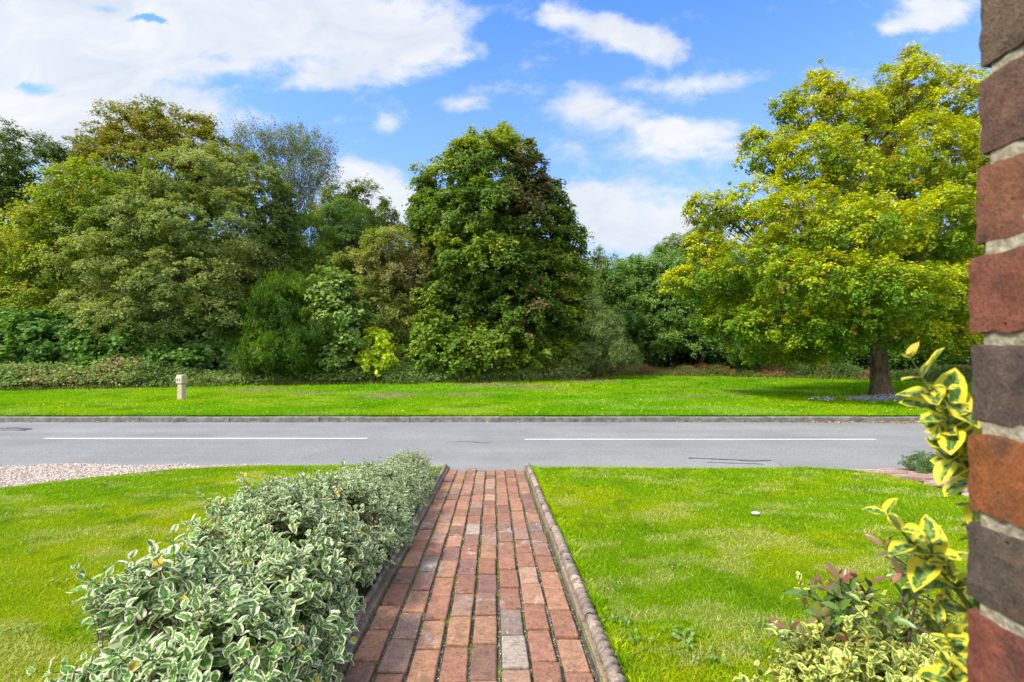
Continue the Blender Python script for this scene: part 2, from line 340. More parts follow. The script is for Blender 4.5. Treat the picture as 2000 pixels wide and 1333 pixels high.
def verge_col(x, y):
    c = grass_col(x, y, False) * np.array([0.80, 1.02, 0.9])
    for (px, py, rx, ry) in DRY:
        py0 = py; cy = 911 * 1.285 / (py0 - HZ); cx = (px - CX) / 911 * cy; ryw = cy * cy / 1170 * ry; rxw = rx / 911 * cy
        q = np.exp(-((x - cx) / rxw) ** 2 - ((y - cy) / ryw) ** 2) * (0.4 + 1.1 * fbm(x, y, 2.5, 2.0, 3))
        q = np.clip(q * 1.3 - 0.15, 0, 0.85)[..., None]; c = c * (1 - q) + np.array([0.33, 0.26, 0.13]) * q
    return c
base_dim = 0.6
grid_sheet('lawn_right', np.arange(-0.3, 7.2, 0.05), np.arange(-1.0, 5.71, 0.05), lawn_z, M_turf, lambda x, y: grass_col(x, y) * base_dim, in_lawn_right)
grid_sheet('lawn_left', np.arange(-9.0, -0.3, 0.05), np.arange(-1.0, 5.81, 0.05), lawn_z, M_turf, lambda x, y: grass_col(x, y) * base_dim, in_lawn_left)
grid_sheet('grass_verge', np.arange(-45, 45.1, 0.3), np.arange(9.62, 34, 0.2), verge_z, M_turf, lambda x, y: verge_col(x, y) * 0.6, lambda x, y: y < edge_y(x) + 0.8)
grid_sheet('woodland_floor', np.arange(-70, 70.1, 1.0), np.arange(9.7, 90, 0.5), lambda x, y: verge_z(x, y) - 0.03 - 0.02 * (y < edge_y(x)), M_soil)
# road: slight camber, runs along X
ys = np.linspace(5.42, 9.47, 28)
def road_z(x, y): return 0.03 * (1 - ((y - 7.5) / 2.0) ** 2) * 0.5 - 0.005
grid_sheet('road', np.linspace(-90, 90, 181), ys, road_z, M_road)
a = Acc()
def paint_strip(x0, x1, y0, wd):
    xs = np.linspace(x0, x1, 24); e1 = y0 - wd / 2 + 0.006 * (vnoise(xs, xs * 0, 9) - .5); e2 = y0 + wd / 2 + 0.006 * (vnoise(xs, xs * 0, 9, 4) - .5)
    V = np.concatenate([np.stack([xs, e1, road_z(xs, e1) + 0.004], 1), np.stack([xs, e2, road_z(xs, e2) + 0.004], 1)])
    i = np.arange(23); return V, np.stack([i, i + 1, i + 25, i + 24], 1)
for x0 in (-32.2, -23.9, -15.9): a.add(*paint_strip(x0, x0 + 5.4, 7.58, 0.085))
a.add(*paint_strip(-7.6, -2.35, 7.58, 0.085)); a.add(*paint_strip(0.20, 5.85, 7.50, 0.08))
for x0 in (8.4, 16.4, 24.4): a.add(*paint_strip(x0, x0 + 5.4, 7.48, 0.085))
o = a.build('road_markings', M_paint); tag(o, kind='structure')
# broken edge patch at the near side of the road
out = np.array([(1352, 896), (1375, 897), (1420, 899), (1470, 902), (1507, 901), (1520, 907), (1540, 921), (1440, 930), (1350, 925), (1340, 905)])
def onroad(px, py, dz=0.0):
    Y = 911 * (H - dz) / (py - HZ); return (px - CX) / 911 * Y, Y
pts = np.array([onroad(*q) for q in out]); pts = np.array([(x, y) for x, y in pts])
V = np.array([[x, y, road_z(x, y) + 0.004] for x, y in pts])
tag(mesh('road_patch', V, np.arange(len(V))[None, :], M_patch), kind='structure')
a = Acc()
def crack(path, wd, z=0.008):
    p = np.array([onroad(*q) for q in path]); tt = np.linspace(0, len(p) - 1, 60)
    x = np.interp(tt, range(len(p)), p[:, 0]); y = np.interp(tt, range(len(p)), p[:, 1]) + 0.05 * (fbm(tt, tt * 0, 1.5, 2) - 0.5)
    w_ = wd * (0.4 + 1.2 * vnoise(tt, tt * 0, 2.2, 6))
    V = np.concatenate([np.stack([x, y - w_, road_z(x, y - w_) + z], 1), np.stack([x, y + w_, road_z(x, y + w_) + z], 1)])
    i = np.arange(59); return V, np.stack([i, i + 1, i + 61, i + 60], 1)
a.add(*crack([(1345, 896), (1420, 899), (1470, 902), (1507, 901), (1520, 907), (1545, 922)], 0.022))
a.add(*crack([(1380, 904), (1440, 906), (1490, 908)], 0.01)); a.add(*crack([(870, 866), (905, 864), (940, 867), (960, 866)], 0.008))
a.add(*crack([(0, 838), (30, 837), (60, 840)], 0.035)); a.add(*crack([(-40, 842), (20, 841), (50, 842)], 0.02))
tag(a.build('road_cracks', M_crack), kind='structure')

# kerb: bevelled concrete stones butted along the far side
a = Acc(); x = -46.0; i = 0
while x < 46:
    L = 0.915; y0 = 9.47; y1 = 9.60; zt = 0.10 + 0.004 * math.sin(i * 1.7); b = 0.018; g_ = 0.0035
    xs0, xs1 = x + g_, x + L - g_
    prof = np.array([(y0, -0.05), (y0, zt - b), (y0 + b * 0.4, zt - b * 0.35), (y0 + b, zt), (y1, zt), (y1, -0.05)]); dy = 0.006 * math.sin(i * 2.9)
    V = np.concatenate([np.stack([np.full(6, xs0), prof[:, 0] + dy, prof[:, 1]], 1), np.stack([np.full(6, xs1), prof[:, 0] + dy, prof[:, 1]], 1)])
    Fq = np.array([[k, k + 1, k + 7, k + 6] for k in range(5)])[:, ::-1]
    a.add(V, [Fq, np.array([[0, 1, 2, 3, 4, 5], [11, 10, 9, 8, 7, 6]])]); x += L; i += 1
tag(a.build('kerb', M_kerb), kind='structure')
tag(mesh('kerb_bed', *box_vf(-46, 46, 9.488, 9.63, -0.06, 0.075), M_dirt), kind='structure')

# brick path
PAL = np.array([(0.40, 0.165, 0.105), (0.36, 0.15, 0.10), (0.44, 0.20, 0.125), (0.31, 0.145, 0.105), (0.42, 0.185, 0.11), (0.29, 0.18, 0.15), (0.47, 0.24, 0.16), (0.27, 0.12, 0.10), (0.36, 0.19, 0.14)])
a = Acc(); r = np.random.default_rng(11)
SPECIAL = {}
for cidx in range(8):
    y = -0.3 + r.random() * 0.225
    while y < 5.62:
        L = 0.2 + r.normal() * 0.002; L = 0.2085; yb = y + L; 
        if yb > 5.66: break
        t0 = -PW + cidx * 0.1125 + r.normal() * 0.0015; t1 = t0 + 0.0975
        j = r.normal(0, 0.0018, 8)
        cor = [(t0 + j[0], y + j[1]), (t1 + j[2], y + j[3]), (t1 + j[4], yb + j[5]), (t0 + j[6], yb + j[7])]
        dz = r.normal(0, 0.0022); tl = r.normal(0, 0.012, 2); cc = (t0 + t1) / 2, (y + yb) / 2
        ns = 16; ring = []
        # rounded-corner outline at three levels: skirt, chamfer, top
        def outline(ins, rad):
            pl = []
            for q, (cx_, cy_) in enumerate(cor):
                sx = 1 if q in (0, 3) else -1; sy = 1 if q in (0, 1) else -1
                ox, oy = cx_ + sx * (ins + rad), cy_ + sy * (ins + rad)
                a0 = [180, 270, 0, 90][q]
                for d_ in (0, 30, 60, 90): pl.append((ox + rad * math.cos(math.radians(a0 + d_)), oy + rad * math.sin(math.radians(a0 + d_))))
            return pl
        lv = [(-0.045, 0, 0.006), (-0.007, 0.0, 0.006), (-0.002, 0.0018, 0.006), (0.0, 0.0055, 0.008)]
        V = []
        for (z_, ins, rad) in lv:
            for (tt_, yy_) in outline(ins, rad):
                V.append((path_c(yy_) + tt_, yy_, gz(0, yy_) + z_ + dz + (tt_ - cc[0]) * tl[0] + (yy_ - cc[1]) * tl[1] + (r.normal() * 0.0006 if z_ > -0.01 else 0)))
        V = np.array(V); Fq = []
        for l_ in range(3):
            for k in range(16): Fq.append([l_ * 16 + k, l_ * 16 + (k + 1) % 16, (l_ + 1) * 16 + (k + 1) % 16, (l_ + 1) * 16 + k])
        col = np.array((0.66, 0.775, 0.73)) * PAL[r.choice(9, p=[.23, .17, .15, .12, .15, .03, .05, .04, .06])] * (0.85 + 0.3 * r.random())
        if r.random() < 0.012: col = np.array((0.30, 0.24, 0.185))
        a.add(V, [np.array(Fq), (np.arange(16) + 48)[None, :]], col)
        y += 0.225
tag(a.build('brick_path', M_paver), kind='structure')
ysg = np.linspace(-0.4, 5.66, 60)
V = np.concatenate([np.stack([path_c(ysg) + s_ * (PW + 0.06), ysg, gz(0, ysg) - 0.016], 1) for s_ in (-1, 1)])
i = np.arange(59); tag(mesh('path_bed', V, np.stack([i, i + 60, i + 61, i + 1], 1), M_dirt), kind='structure')

# rope-top edging, right side; plain low edging, left side
def edging(side, label):
    root = empty('path_edging', (float(path_c(3)) + side * 0.5, 3.0, float(gz(0, 3))), label, 'edging')
    a = Acc(); b = Acc(); r = np.random.default_rng(5 + side)
    yv = 0.2; off0 = PW + 0.012
    while yv < 5.66:
        yn = min(yv + 0.6, 5.70); tj = r.normal(0, 0.003); zj = r.normal(0, 0.003)
        yy_ = np.linspace(yv + 0.003, yn - 0.003, 7)
        prof = np.array([(0, -0.06), (0.0, 0.014), (0.005, 0.019), (0.046, 0.019), (0.052, 0.014), (0.052, -0.06)])
        V = np.concatenate([np.stack([path_c(q) + side * (off0 + tj + prof[:, 0]), np.full(6, q), gz(0, q) + prof[:, 1] + zj + r.normal() * 0.0008], 1) for q in yy_])
        Fq = [[k * 6 + m_, k * 6 + m_ + 1, k * 6 + m_ + 7, k * 6 + m_ + 6] for k in range(6) for m_ in range(5)]
        b.add(V, [np.array(Fq), np.array([[0, 1, 2, 3, 4, 5], [41, 40, 39, 38, 37, 36]])], np.array((0.19, 0.14, 0.095)) * (0.85 + 0.3 * r.random()))
        # twisted roll
        ny = 200 if side > 0 else 60; yr = np.linspace(yv + 0.0008, yn - 0.0008, ny); nt = 20; th = np.linspace(0, 2 * np.pi, nt, endpoint=False)
        YY, TH = np.meshgrid(yr, th, indexing='ij'); R0 = 0.028
        ph = (YY / 0.050) * 2 * np.pi * 1.0 + TH * 0.6
        sph = (ph / (2 * np.pi)) % 1.0 - 0.5
        rr = R0 * (0.20 + 0.80 * (1 - np.abs(2 * sph) ** 2.4)) if side > 0 else R0 * 0.55 + 0 * YY
        rr = rr + 0.0025 * (fbm(YY * 1.0, TH * 0.05, 30, 2) - 0.5)
        rr = rr * 1.0
        cxr = path_c(YY) + side * (off0 + tj + 0.040); zc = gz(0, YY) + 0.034 + zj
        V = np.stack([cxr + rr * np.cos(TH), YY + 0 * TH, zc + rr * np.sin(TH)], -1).reshape(-1, 3)
        i_ = np.arange(ny - 1)[:, None] * nt; j_ = np.arange(nt)[None, :]; k_ = (j_ + 1) % nt
        Fq = np.stack([i_ + j_, i_ + nt + j_, i_ + nt + k_, i_ + k_], -1).reshape(-1, 4)
        cc = np.array((0.19, 0.145, 0.115)) * (0.85 + 0.3 * r.random())
        bd = fbm(np.floor(YY / 0.05), TH * 0, 1.0, 2, 1).reshape(-1, 1)
        a.add(V, [Fq, np.arange(nt)[None, ::-1], (np.arange(nt) + (ny - 1) * nt)[None, :]], cc * (0.6 + 1.0 * bd) )
        yv = yn
    b.build('edging_slab', M_rope, root); a.build('edging_roll', M_rope, root, smooth=True)
edging(1, 'twisted rope-top clay edging along the right side of the brick path')
edging(-1, 'plain red clay edging between the brick path and the silvery hedge')

# gravel drive, left
def in_gravel(x, y):
    xl = np.interp(y, [-2, 2.5, 3.5, 4.54, 5.0, 5.5, 5.75], [-9, -7.4, -6.1, -4.98, -4.6, -4.03, -3.0])
    return (x < xl + 0.06) & (y < 5.75 - 0.2 * np.clip((-x - 6) / 6, 0, 1)) & (x > -16)
grid_sheet('gravel_drive', np.arange(-16, -2.9, 0.08), np.arange(1.0, 5.85, 0.06), lambda x, y: gz(x, y) + 0.004 + 0.02 * (fbm(x, y, 2, 7, 2) - .5) + 0.0, M_gravel, None, in_gravel)
def scatter_poly(n, x0, x1, y0, y1, test, seed):
    r = np.random.default_rng(seed); x = r.uniform(x0, x1, n); y = r.uniform(y0, y1, n); k = test(x, y); return x[k], y[k]
OCT = np.array([(1,0,0),(-1,0,0),(0,1,0),(0,-1,0),(0,0,1),(0,0,-1)], float); OF = np.array([[0,2,4],[2,1,4],[1,3,4],[3,0,4],[2,0,5],[1,2,5],[3,1,5],[0,3,5]])
x, y = scatter_poly(42000, -10.5, -3.0, 3.4, 5.95, lambda x, y: in_gravel(x, y - 0.12 * vnoise(x, y, 3)), 21); n = len(x); r = np.random.default_rng(22)
sz = r.uniform(0.006, 0.016, n)
O = OCT[None] * sz[:, None, None] * r.uniform(0.6, 1.2, (n, 6, 1)) * np.array([1, 1, 0.7]); an = r.uniform(0, 6.28, n); ca, sa = np.cos(an)[:, None], np.sin(an)[:, None]
V = np.stack([O[..., 0] * ca - O[..., 1] * sa + x[:, None], O[..., 0] * sa + O[..., 1] * ca + y[:, None], O[..., 2] + (np.maximum(gz(x, y), 0.0) + 0.012)[:, None]], -1).reshape(-1, 3)
sc = np.array([(0.46, 0.38, 0.31), (0.38, 0.28, 0.22), (0.52, 0.46, 0.40), (0.27, 0.22, 0.18), (0.44, 0.33, 0.26)])[r.integers(0, 5, n)]
Fs = (OF[None] + 6 * np.arange(n)[:, None, None]).reshape(-1, 3)
tag(mesh('gravel', V, Fs, M_stone, None, np.repeat(sc, 6, 0)), kind='stuff', label='pinkish loose gravel at the end of the drive beside the road')

# block-paved drive, right
a = Acc(); r = np.random.default_rng(31)
ROWS = np.arange(3.2, 5.52, 0.105)
for yi, y in enumerate(ROWS):
    x = 3.5 + (0.11 if yi % 2 else 0)
    while x < 8.6:
        if not in_lawn_right(x + 0.1, y + 0.05) and not in_lawn_right(x + 0.02, y + 0.05):
            V, Fq = box_vf(x + 0.004, x + 0.211, y + 0.012, y + 0.090, -0.05, 0.0)
            V[:, 2] += gz(0, V[:, 1]) + 0.008 + r.normal(0, 0.006); top = V[:, 2] > V[:, 2].mean(); V[4:, 0] += np.sign(x + 0.107 - V[4:, 0]) * 0.006; V[4:, 1] += np.sign(y + 0.05 - V[4:, 1]) * 0.006
            V[:, 1] += 0.03 * math.sin(x * 3 + y)
            a.add(V, Fq, np.array([(0.36, 0.235, 0.17), (0.30, 0.18, 0.13), (0.40, 0.29, 0.22), (0.27, 0.20, 0.16)][r.integers(0, 4)]) * (0.85 + 0.3 * r.random()))
        x += 0.215
tag(a.build('block_paved_drive', M_paver), kind='structure')
grid_sheet('drive_bed', np.arange(3.4, 9, 0.1), np.arange(2.9, 5.61, 0.1), lambda x, y: gz(x, y) - 0.014, M_dirt, None, lambda x, y: ~in_lawn_right(x - .1, y - .1))

# ------------------------------------------------------------------ grass blades
def blades(x, y, z, hgt, wid, col, seed, lean=0.5, seg=2, tiplight=1.35):
    r = np.random.default_rng(seed); n = len(x)
    an = r.uniform(0, 2 * np.pi, n); ln = np.abs(r.normal(0, lean, n)); d2 = r.uniform(0, 2 * np.pi, n)
    h = hgt * r.uniform(0.55, 1.25, n); w_ = wid * r.uniform(0.7, 1.3, n)
    B = np.stack([x, y, z], -1); W = np.stack([np.cos(an), np.sin(an), 0 * an], -1) * (w_ / 2)[:, None]
    L = np.stack([np.cos(d2), np.sin(d2), 0 * an], -1) * (ln * h)[:, None]; U = np.array([0, 0, 1.0])[None] * h[:, None]
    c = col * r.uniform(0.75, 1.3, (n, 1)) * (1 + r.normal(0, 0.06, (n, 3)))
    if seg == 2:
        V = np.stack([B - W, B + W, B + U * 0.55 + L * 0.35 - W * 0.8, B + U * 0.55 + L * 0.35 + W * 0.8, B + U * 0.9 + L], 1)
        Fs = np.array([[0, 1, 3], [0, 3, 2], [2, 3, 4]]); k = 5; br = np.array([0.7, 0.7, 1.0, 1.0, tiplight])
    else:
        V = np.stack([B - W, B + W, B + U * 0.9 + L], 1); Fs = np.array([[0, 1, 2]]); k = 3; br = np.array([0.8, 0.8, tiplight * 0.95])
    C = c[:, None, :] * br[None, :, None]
    return V.reshape(-1, 3), (Fs[None] + k * np.arange(n)[:, None, None]).reshape(-1, 3), C.reshape(-1, 3)
def lawn_blades(name, test, x0, x1, seed, label):
    a = Acc(); r = np.random.default_rng(seed)
    for (y0, y1, dens, h_, w_) in ((1.15, 2.0, 42000, 0.017, 0.0026), (2.0, 3.0, 22000, 0.018, 0.0034), (3.0, 4.2, 11000, 0.020, 0.0048), (4.2, 5.85, 6500, 0.022, 0.007)):
        fx0 = max(x0, -1.15 * y1 - 0.2); fx1 = min(x1, 1.08 * y1 + 0.2)
        n = int(dens * (fx1 - fx0) * (y1 - y0)); x = r.uniform(fx0, fx1, n); y = r.uniform(y0, y1, n)
        vis = (np.abs(x) < 1.13 * y + 0.15); k = test(x + r.normal(0, .012, n), y + r.normal(0, 0.02, n)) & vis; x, y = x[k], y[k]
        c = grass_col(x, y); hn = h_ * (0.7 + 0.7 * fbm(x, y, 1.5, 6, 3))
        st = r.random(len(x)) < (0.03 + 0.30 * np.clip((fbm(x * 0.6 + y * 0.5, y * 1.3 - x * 0.3, 4.2, 4.0, 4) - 0.54) * 6, 0, 1)); c = np.where(st[:, None], np.array([0.50, 0.46, 0.20]), c)
        edge = (y > 5.45); hn = hn * np.where(edge, 1.35, 1.0)
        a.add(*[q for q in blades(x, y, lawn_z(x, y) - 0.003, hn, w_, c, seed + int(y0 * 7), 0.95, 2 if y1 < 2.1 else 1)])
    o = a.build(name, M_grass); tag(o, kind='stuff', label=label); return o
lawn_blades('lawn_grass', in_lawn_right, -0.2, 6.5, 101, 'bright mown lawn grass to the right of the brick path')
lawn_blades('lawn_grass', in_lawn_left, -6.6, -0.3, 202, 'bright mown lawn grass to the left of the hedge')
r = np.random.default_rng(303); a = Acc()
for (y0, y1, dens, h_, w_) in ((9.60, 10.4, 1700, 0.055, 0.013), (10.4, 13, 800, 0.05, 0.018), (13, 17, 380, 0.06, 0.026), (17, 28, 150, 0.08, 0.04)):
    n = int(dens * 2.5 * y1 * (y1 - y0)); x = r.uniform(-1.25 * y1, 1.25 * y1, n); y = r.uniform(y0, y1, n); k = y < edge_y(x) + 0.5; x, y = x[k], y[k]
    c = verge_col(x, y); hn = h_ * (0.6 + 0.8 * fbm(x, y, 0.8, 6, 3)) * np.where(y < 9.75, 1.4, 1)
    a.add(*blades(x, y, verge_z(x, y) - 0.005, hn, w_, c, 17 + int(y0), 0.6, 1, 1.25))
tag(a.build('verge_grass', M_grass), kind='stuff', label='bright green grass of the verge between kerb and woodland')
# longer untrimmed grass at the woodland foot
n = 14000; x = r.uniform(-28, 30, n); y = edge_y(x) + np.abs(r.normal(0, 0.35, n)) - 0.15
c = np.where(r.random((n, 1)) < 0.45, np.array([0.30, 0.26, 0.11]), np.array([0.13, 0.21, 0.025])) * r.uniform(0.6, 1.2, (n, 1))
tag(mesh('rough_grass', *(lambda q: (q[0], q[1], M_grass, None, q[2]))(blades(x, y, verge_z(x, y), 0.14 + 0.16 * fbm(x, y, .5, 3, 2), 0.03, c, 5, 0.45, 1))), kind='stuff', label='straw-coloured rough grass along the foot of the woodland')

# ------------------------------------------------------------------ leaf clouds
def rot_frame(nv, r):
    """random tangent frame for normals nv"""
    a_ = nrm(np.cross(nv, nrm(r.normal(size=nv.shape)))); return a_, np.cross(nv, a_)
def leaf_quads(C, Nn, size, col, r, asp=0.62, fold=0.18, droop=0.0):
    n = len(C); a_, b_ = rot_frame(Nn, r); L = size[:, None]
    if droop: a_ = nrm(a_ + np.array([0, 0, -droop]))
    v0 = C - a_ * L * 0.5; v2 = C + a_ * L * 0.5
    v1 = C - a_ * L * 0.02 + b_ * L * asp * 0.5 + Nn * L * fold; v3 = C - a_ * L * 0.02 - b_ * L * asp * 0.5 + Nn * L * fold
    V = np.stack([v0, v1, v2, v3], 1).reshape(-1, 3)
    return V, (np.arange(n)[:, None] * 4 + np.arange(4)[None, :]), np.repeat(col, 4, 0)
def lobes_world(lobes, Y0, depth=0.9, ryk=1.0):
    L = []
    for q in lobes:
        px, py, rx, ry = q[:4]; ry = ry * (ryk if ry > 25 and ry < 60 else 1); dY = q[4] if len(q) > 4 else 0.0; Y = Y0 + dY
        L.append((P(px, py, Y), np.array([rx * Y / 911, max(rx, ry) * Y / 911 * depth, ry * Y / 911])))
    return L
LEAFX, SIZEX = 2.3, 1.12
def crown_leaves(L, spacing, cl_r, nleaf, lsize, pal, seed, flat=0.45, up=0.7, jit=0.55, patchf=None, inner=0.25, stick=0.12, droop=0.0, asp=0.62, gap=0.0, zmin=0.15, back=0.55):
    r = np.random.default_rng(seed); cs, os_ = [], []; nleaf = nleaf * LEAFX; lsize = lsize * SIZEX; spacing = spacing * 0.72; nleaf = nleaf * 0.58; cl_r = cl_r * 0.76; gap = max(0, gap - 0.06)
    for li, (c, rad) in enumerate(L):
        p_ = 1.6; area = 4 * np.pi * (((rad[0] * rad[1]) ** p_ + (rad[0] * rad[2]) ** p_ + (rad[1] * rad[2]) ** p_) / 3) ** (1 / p_)
        n = max(6, int(area / spacing ** 2)); d = nrm(r.normal(size=(n, 3)))
        rr = np.where(r.random(n) < inner, r.uniform(0.35, 0.8, n), r.uniform(0.82, 1.06, n)); st = r.random(n) < stick; rr = np.where(st, rr + r.uniform(0.0, 0.28, n), rr)
        # uneven outline: low frequency bumps
        rr = rr * (0.86 + 0.28 * fbm(d[:, 0] * 1.5 + li, d[:, 2] * 1.5 + d[:, 1], 1.3, seed % 17, 2))
        pnt = c + d * rad * rr[:, None]; k = np.ones(n, bool)
        for lj, (c2, r2) in enumerate(L):
            if lj != li: k &= np.linalg.norm((pnt - c2) / r2, axis=1) > 0.62
        k &= pnt[:, 2] > zmin; k &= ~((d[:, 1] > 0.35) & (r.random(n) > back)); 
        if gap: k &= fbm(pnt[:, 0], pnt[:, 2], 0.55, seed % 13, 3) > gap
        cs.append(pnt[k]); os_.append(nrm(d[k] / rad))
    C = np.concatenate(cs); O = np.concatenate(os_); nc = len(C)
    R = cl_r * np.clip(np.exp(r.normal(-0.06, 0.38, nc)), 0.4, 2.0); k = np.maximum(4, (nleaf * (R / cl_r) ** 1.6 * r.uniform(0.7, 1.3, nc))).astype(int)
    idx = np.repeat(np.arange(nc), k); m_ = len(idx)
    nc_n = nrm(O * 0.55 + np.array([0, 0, 0.85]) + r.normal(0, 0.26, (nc, 3))); A, B = rot_frame(nc_n, r)
    rad_ = np.sqrt(r.random(m_)) * R[idx]; th = r.uniform(0, 2 * np.pi, m_)
    lob = 0.75 + 0.35 * np.cos(th * 3 + idx)
    rad_ = rad_ * lob
    off = A[idx] * (rad_ * np.cos(th))[:, None] + B[idx] * (rad_ * np.sin(th))[:, None] + nc_n[idx] * (r.normal(0, flat * 0.5, m_) * R[idx])[:, None]
    off[:, 2] -= 0.22 * rad_ ** 2 / R[idx]
    Cl = C[idx] + off
    Nn = nrm(np.array([0, 0, up]) + O[idx] * 0.55 + nrm(r.normal(size=(m_, 3))) * jit)
    pal = np.asarray(pal, float) * np.array([1.72, 1.84, 1.05]); npal = len(pal)
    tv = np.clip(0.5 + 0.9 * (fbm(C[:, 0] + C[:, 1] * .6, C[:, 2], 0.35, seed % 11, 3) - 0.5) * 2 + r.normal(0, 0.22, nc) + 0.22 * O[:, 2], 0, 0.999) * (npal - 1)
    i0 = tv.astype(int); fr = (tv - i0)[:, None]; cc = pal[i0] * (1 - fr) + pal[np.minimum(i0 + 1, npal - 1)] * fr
    if patchf is not None: cc = patchf(C, O, cc, r)
    col = cc[idx] * r.uniform(0.72, 1.28, (m_, 1)) * (1 + r.normal(0, 0.07, (m_, 3)))
    keep = Cl[:, 2] > 0.05
    Cl, Nn, col = Cl[keep], Nn[keep], np.clip(col[keep], 0.004, 0.9)
    sz = lsize * r.uniform(0.6, 1.3, len(Cl))
    return leaf_quads(Cl, Nn, sz, col, r, asp, 0.15, droop), C
def limbs(a, base, L, C, r0, seed, ntwig=60, trunk_top=None, sides=7, twig_r=0.012):
    """trunk, limbs to every lobe, thin branches to some of the leaf clusters; trunk goes in a[0], the rest in a[1]"""
    r = np.random.default_rng(seed); base = np.asarray(base, float)
    cen = np.mean([c for c, _ in L], axis=0) if trunk_top is None else np.asarray(trunk_top, float)
    zt = base[2] + (cen[2] - base[2]) * 0.9; top = np.array([cen[0] * 0.6 + base[0] * 0.4, cen[1] * 0.6 + base[1] * 0.4, zt])
    n = 26; t_ = np.linspace(0, 1, n)
    pts = base + (top - base) * t_[:, None] + np.stack([np.sin(t_ * 5 + seed) * 0.06 * r0 * 8, np.cos(t_ * 4 + seed) * 0.05 * r0 * 8, 0 * t_], 1) * t_[:, None]
    rad = r0 * (1 - 0.68 * t_) + r0 * 0.38 * np.exp(-t_ * (zt - base[2]) / 0.25); pts[0, 2] -= 0.15
    tube(a[0], pts, rad, 14)
    for (c, rd) in L:
        f = r.uniform(0.28, 0.85); s = pts[int(f * (n - 1))]; rs = rad[int(f * (n - 1))] * r.uniform(0.35, 0.55)
        mid = (s + c) / 2 + np.array([0, 0, r.uniform(-0.1, 0.25) * np.linalg.norm(c - s)]); e = s + (c - s) * 0.95
        q = bez(s, mid, e, 9) + np.concatenate([[[0, 0, 0]], r.normal(0, 0.05, (8, 3)) * np.linalg.norm(c - s) * 0.35])
        tube(a[1], q, np.linspace(rs, max(0.012, rs * 0.15), 9), sides)
        d = np.linalg.norm((C - c) / rd, axis=1); near = np.where(d < 1.35)[0]
        if len(near):
            for ii in r.choice(near, min(len(near), max(2, int(0.7 * ntwig / len(L)))), replace=False):
                s2 = q[r.integers(2, 8)]; m2 = (s2 + C[ii]) / 2 + r.normal(0, 0.12, 3) * np.linalg.norm(C[ii] - s2)
                tube(a[1], bez(s2, m2, C[ii], 5), np.linspace(twig_r * 1.7, twig_r * 0.4, 5), 4)
def tree(name, label, cat, base_px, Y0, lobes, pal, seed, spacing=0.62, cl_r=0.5, nleaf=55, lsize=0.12, r0=0.18, depth=0.9, group=None, bark=None, leafmat=None, ntwig=60, bdY=0.0, stems=0, ryk=1.0, **kw):
    L = lobes_world(lobes, Y0, depth, ryk); Yb = Y0 + bdY
    bx = (base_px - CX) / 911 * Yb; bz = float(verge_z(np.array(bx), np.array(Yb)))
    root = empty(name, (bx, Yb, bz), label, cat, group)
    (V, Fq, Cc), C = crown_leaves(L, spacing, cl_r, nleaf, lsize, pal, seed, **kw)
    a = (Acc(), Acc()); limbs(a, (bx, Yb, bz), L, C, r0, seed, ntwig)
    rs_ = np.random.default_rng(seed + 5)
    for k_ in range(stems):
        x_ = bx + rs_.uniform(-4.2, 5.2); y_ = Yb + rs_.uniform(-2.5, 1.5); z_ = bz - 0.1; tube(a[1], np.array([[x_, y_, z_], [x_ + rs_.normal(0, .05), y_, z_ + 1.4], [x_ + rs_.normal(0, .2), y_, z_ + 3.5]]), np.array([1, .85, .5]) * rs_.uniform(0.03, 0.075), 6)
    a[0].build('trunk', bark or M_twig, root, smooth=True); a[1].build('branches', bark or M_twig, root, smooth=True)
    mesh('crown', V, Fq, leafmat or M_leaf, root, Cc)
    return root
GW = 'woodland trees and shrubs behind the verge'

tree('oak_tree', 'dark green airy oak rising at the far left edge of the woodland', 'tree', -20, 27,
     [(40,320,85,55),(-70,330,110,80),(95,350,50,50),(60,420,80,70),(-50,450,120,90),(-30,560,130,90),(110,300,30,15)],
     [(0.022,0.042,0.010),(0.040,0.066,0.014),(0.055,0.082,0.02)], 1, 0.72, 0.5, 42, 0.13, 0.3, group=GW, gap=0.33, stick=0.3)
tree('maple_tree', 'yellow-green field maple with gold patches, left of the tall olive oak', 'tree', 120, 22.5,
     [(190,385,75,60),(120,450,75,50),(40,520,85,60),(160,520,90,60),(70,600,110,60),(-50,590,100,80),(190,600,80,60),(150,345,35,22)],
     [(0.045,0.075,0.012),(0.10,0.135,0.015),(0.15,0.18,0.018),(0.18,0.175,0.02)], 2, 0.66, 0.5, 55, 0.12, 0.2, group=GW, gap=0.28, stick=0.2)
def t3p(C, O, cc, r):
    k = np.clip((C[:, 2] - 10.0) / 2.5, 0, 1)[:, None] * r.uniform(0.3, 1, (len(C), 1)); return cc * (1 - k) + np.array([0.24, 0.215, 0.018]) * k
tree('oak_tree', 'tallest oak of the woodland with an olive crown turning bronze at the top', 'tree', 300, 27,
     [(270,270,70,55),(345,275,70,55),(215,320,50,45),(175,290,35,20),(400,310,60,50),(300,350,110,80),(430,370,60,60),(210,400,70,60),(280,230,40,22),(380,250,30,20),(300,470,130,90)],
     [(0.045,0.062,0.010),(0.085,0.10,0.014),(0.135,0.13,0.018)], 3, 0.70, 0.52, 52, 0.13, 0.3, group=GW, patchf=t3p, gap=0.30, stick=0.3)
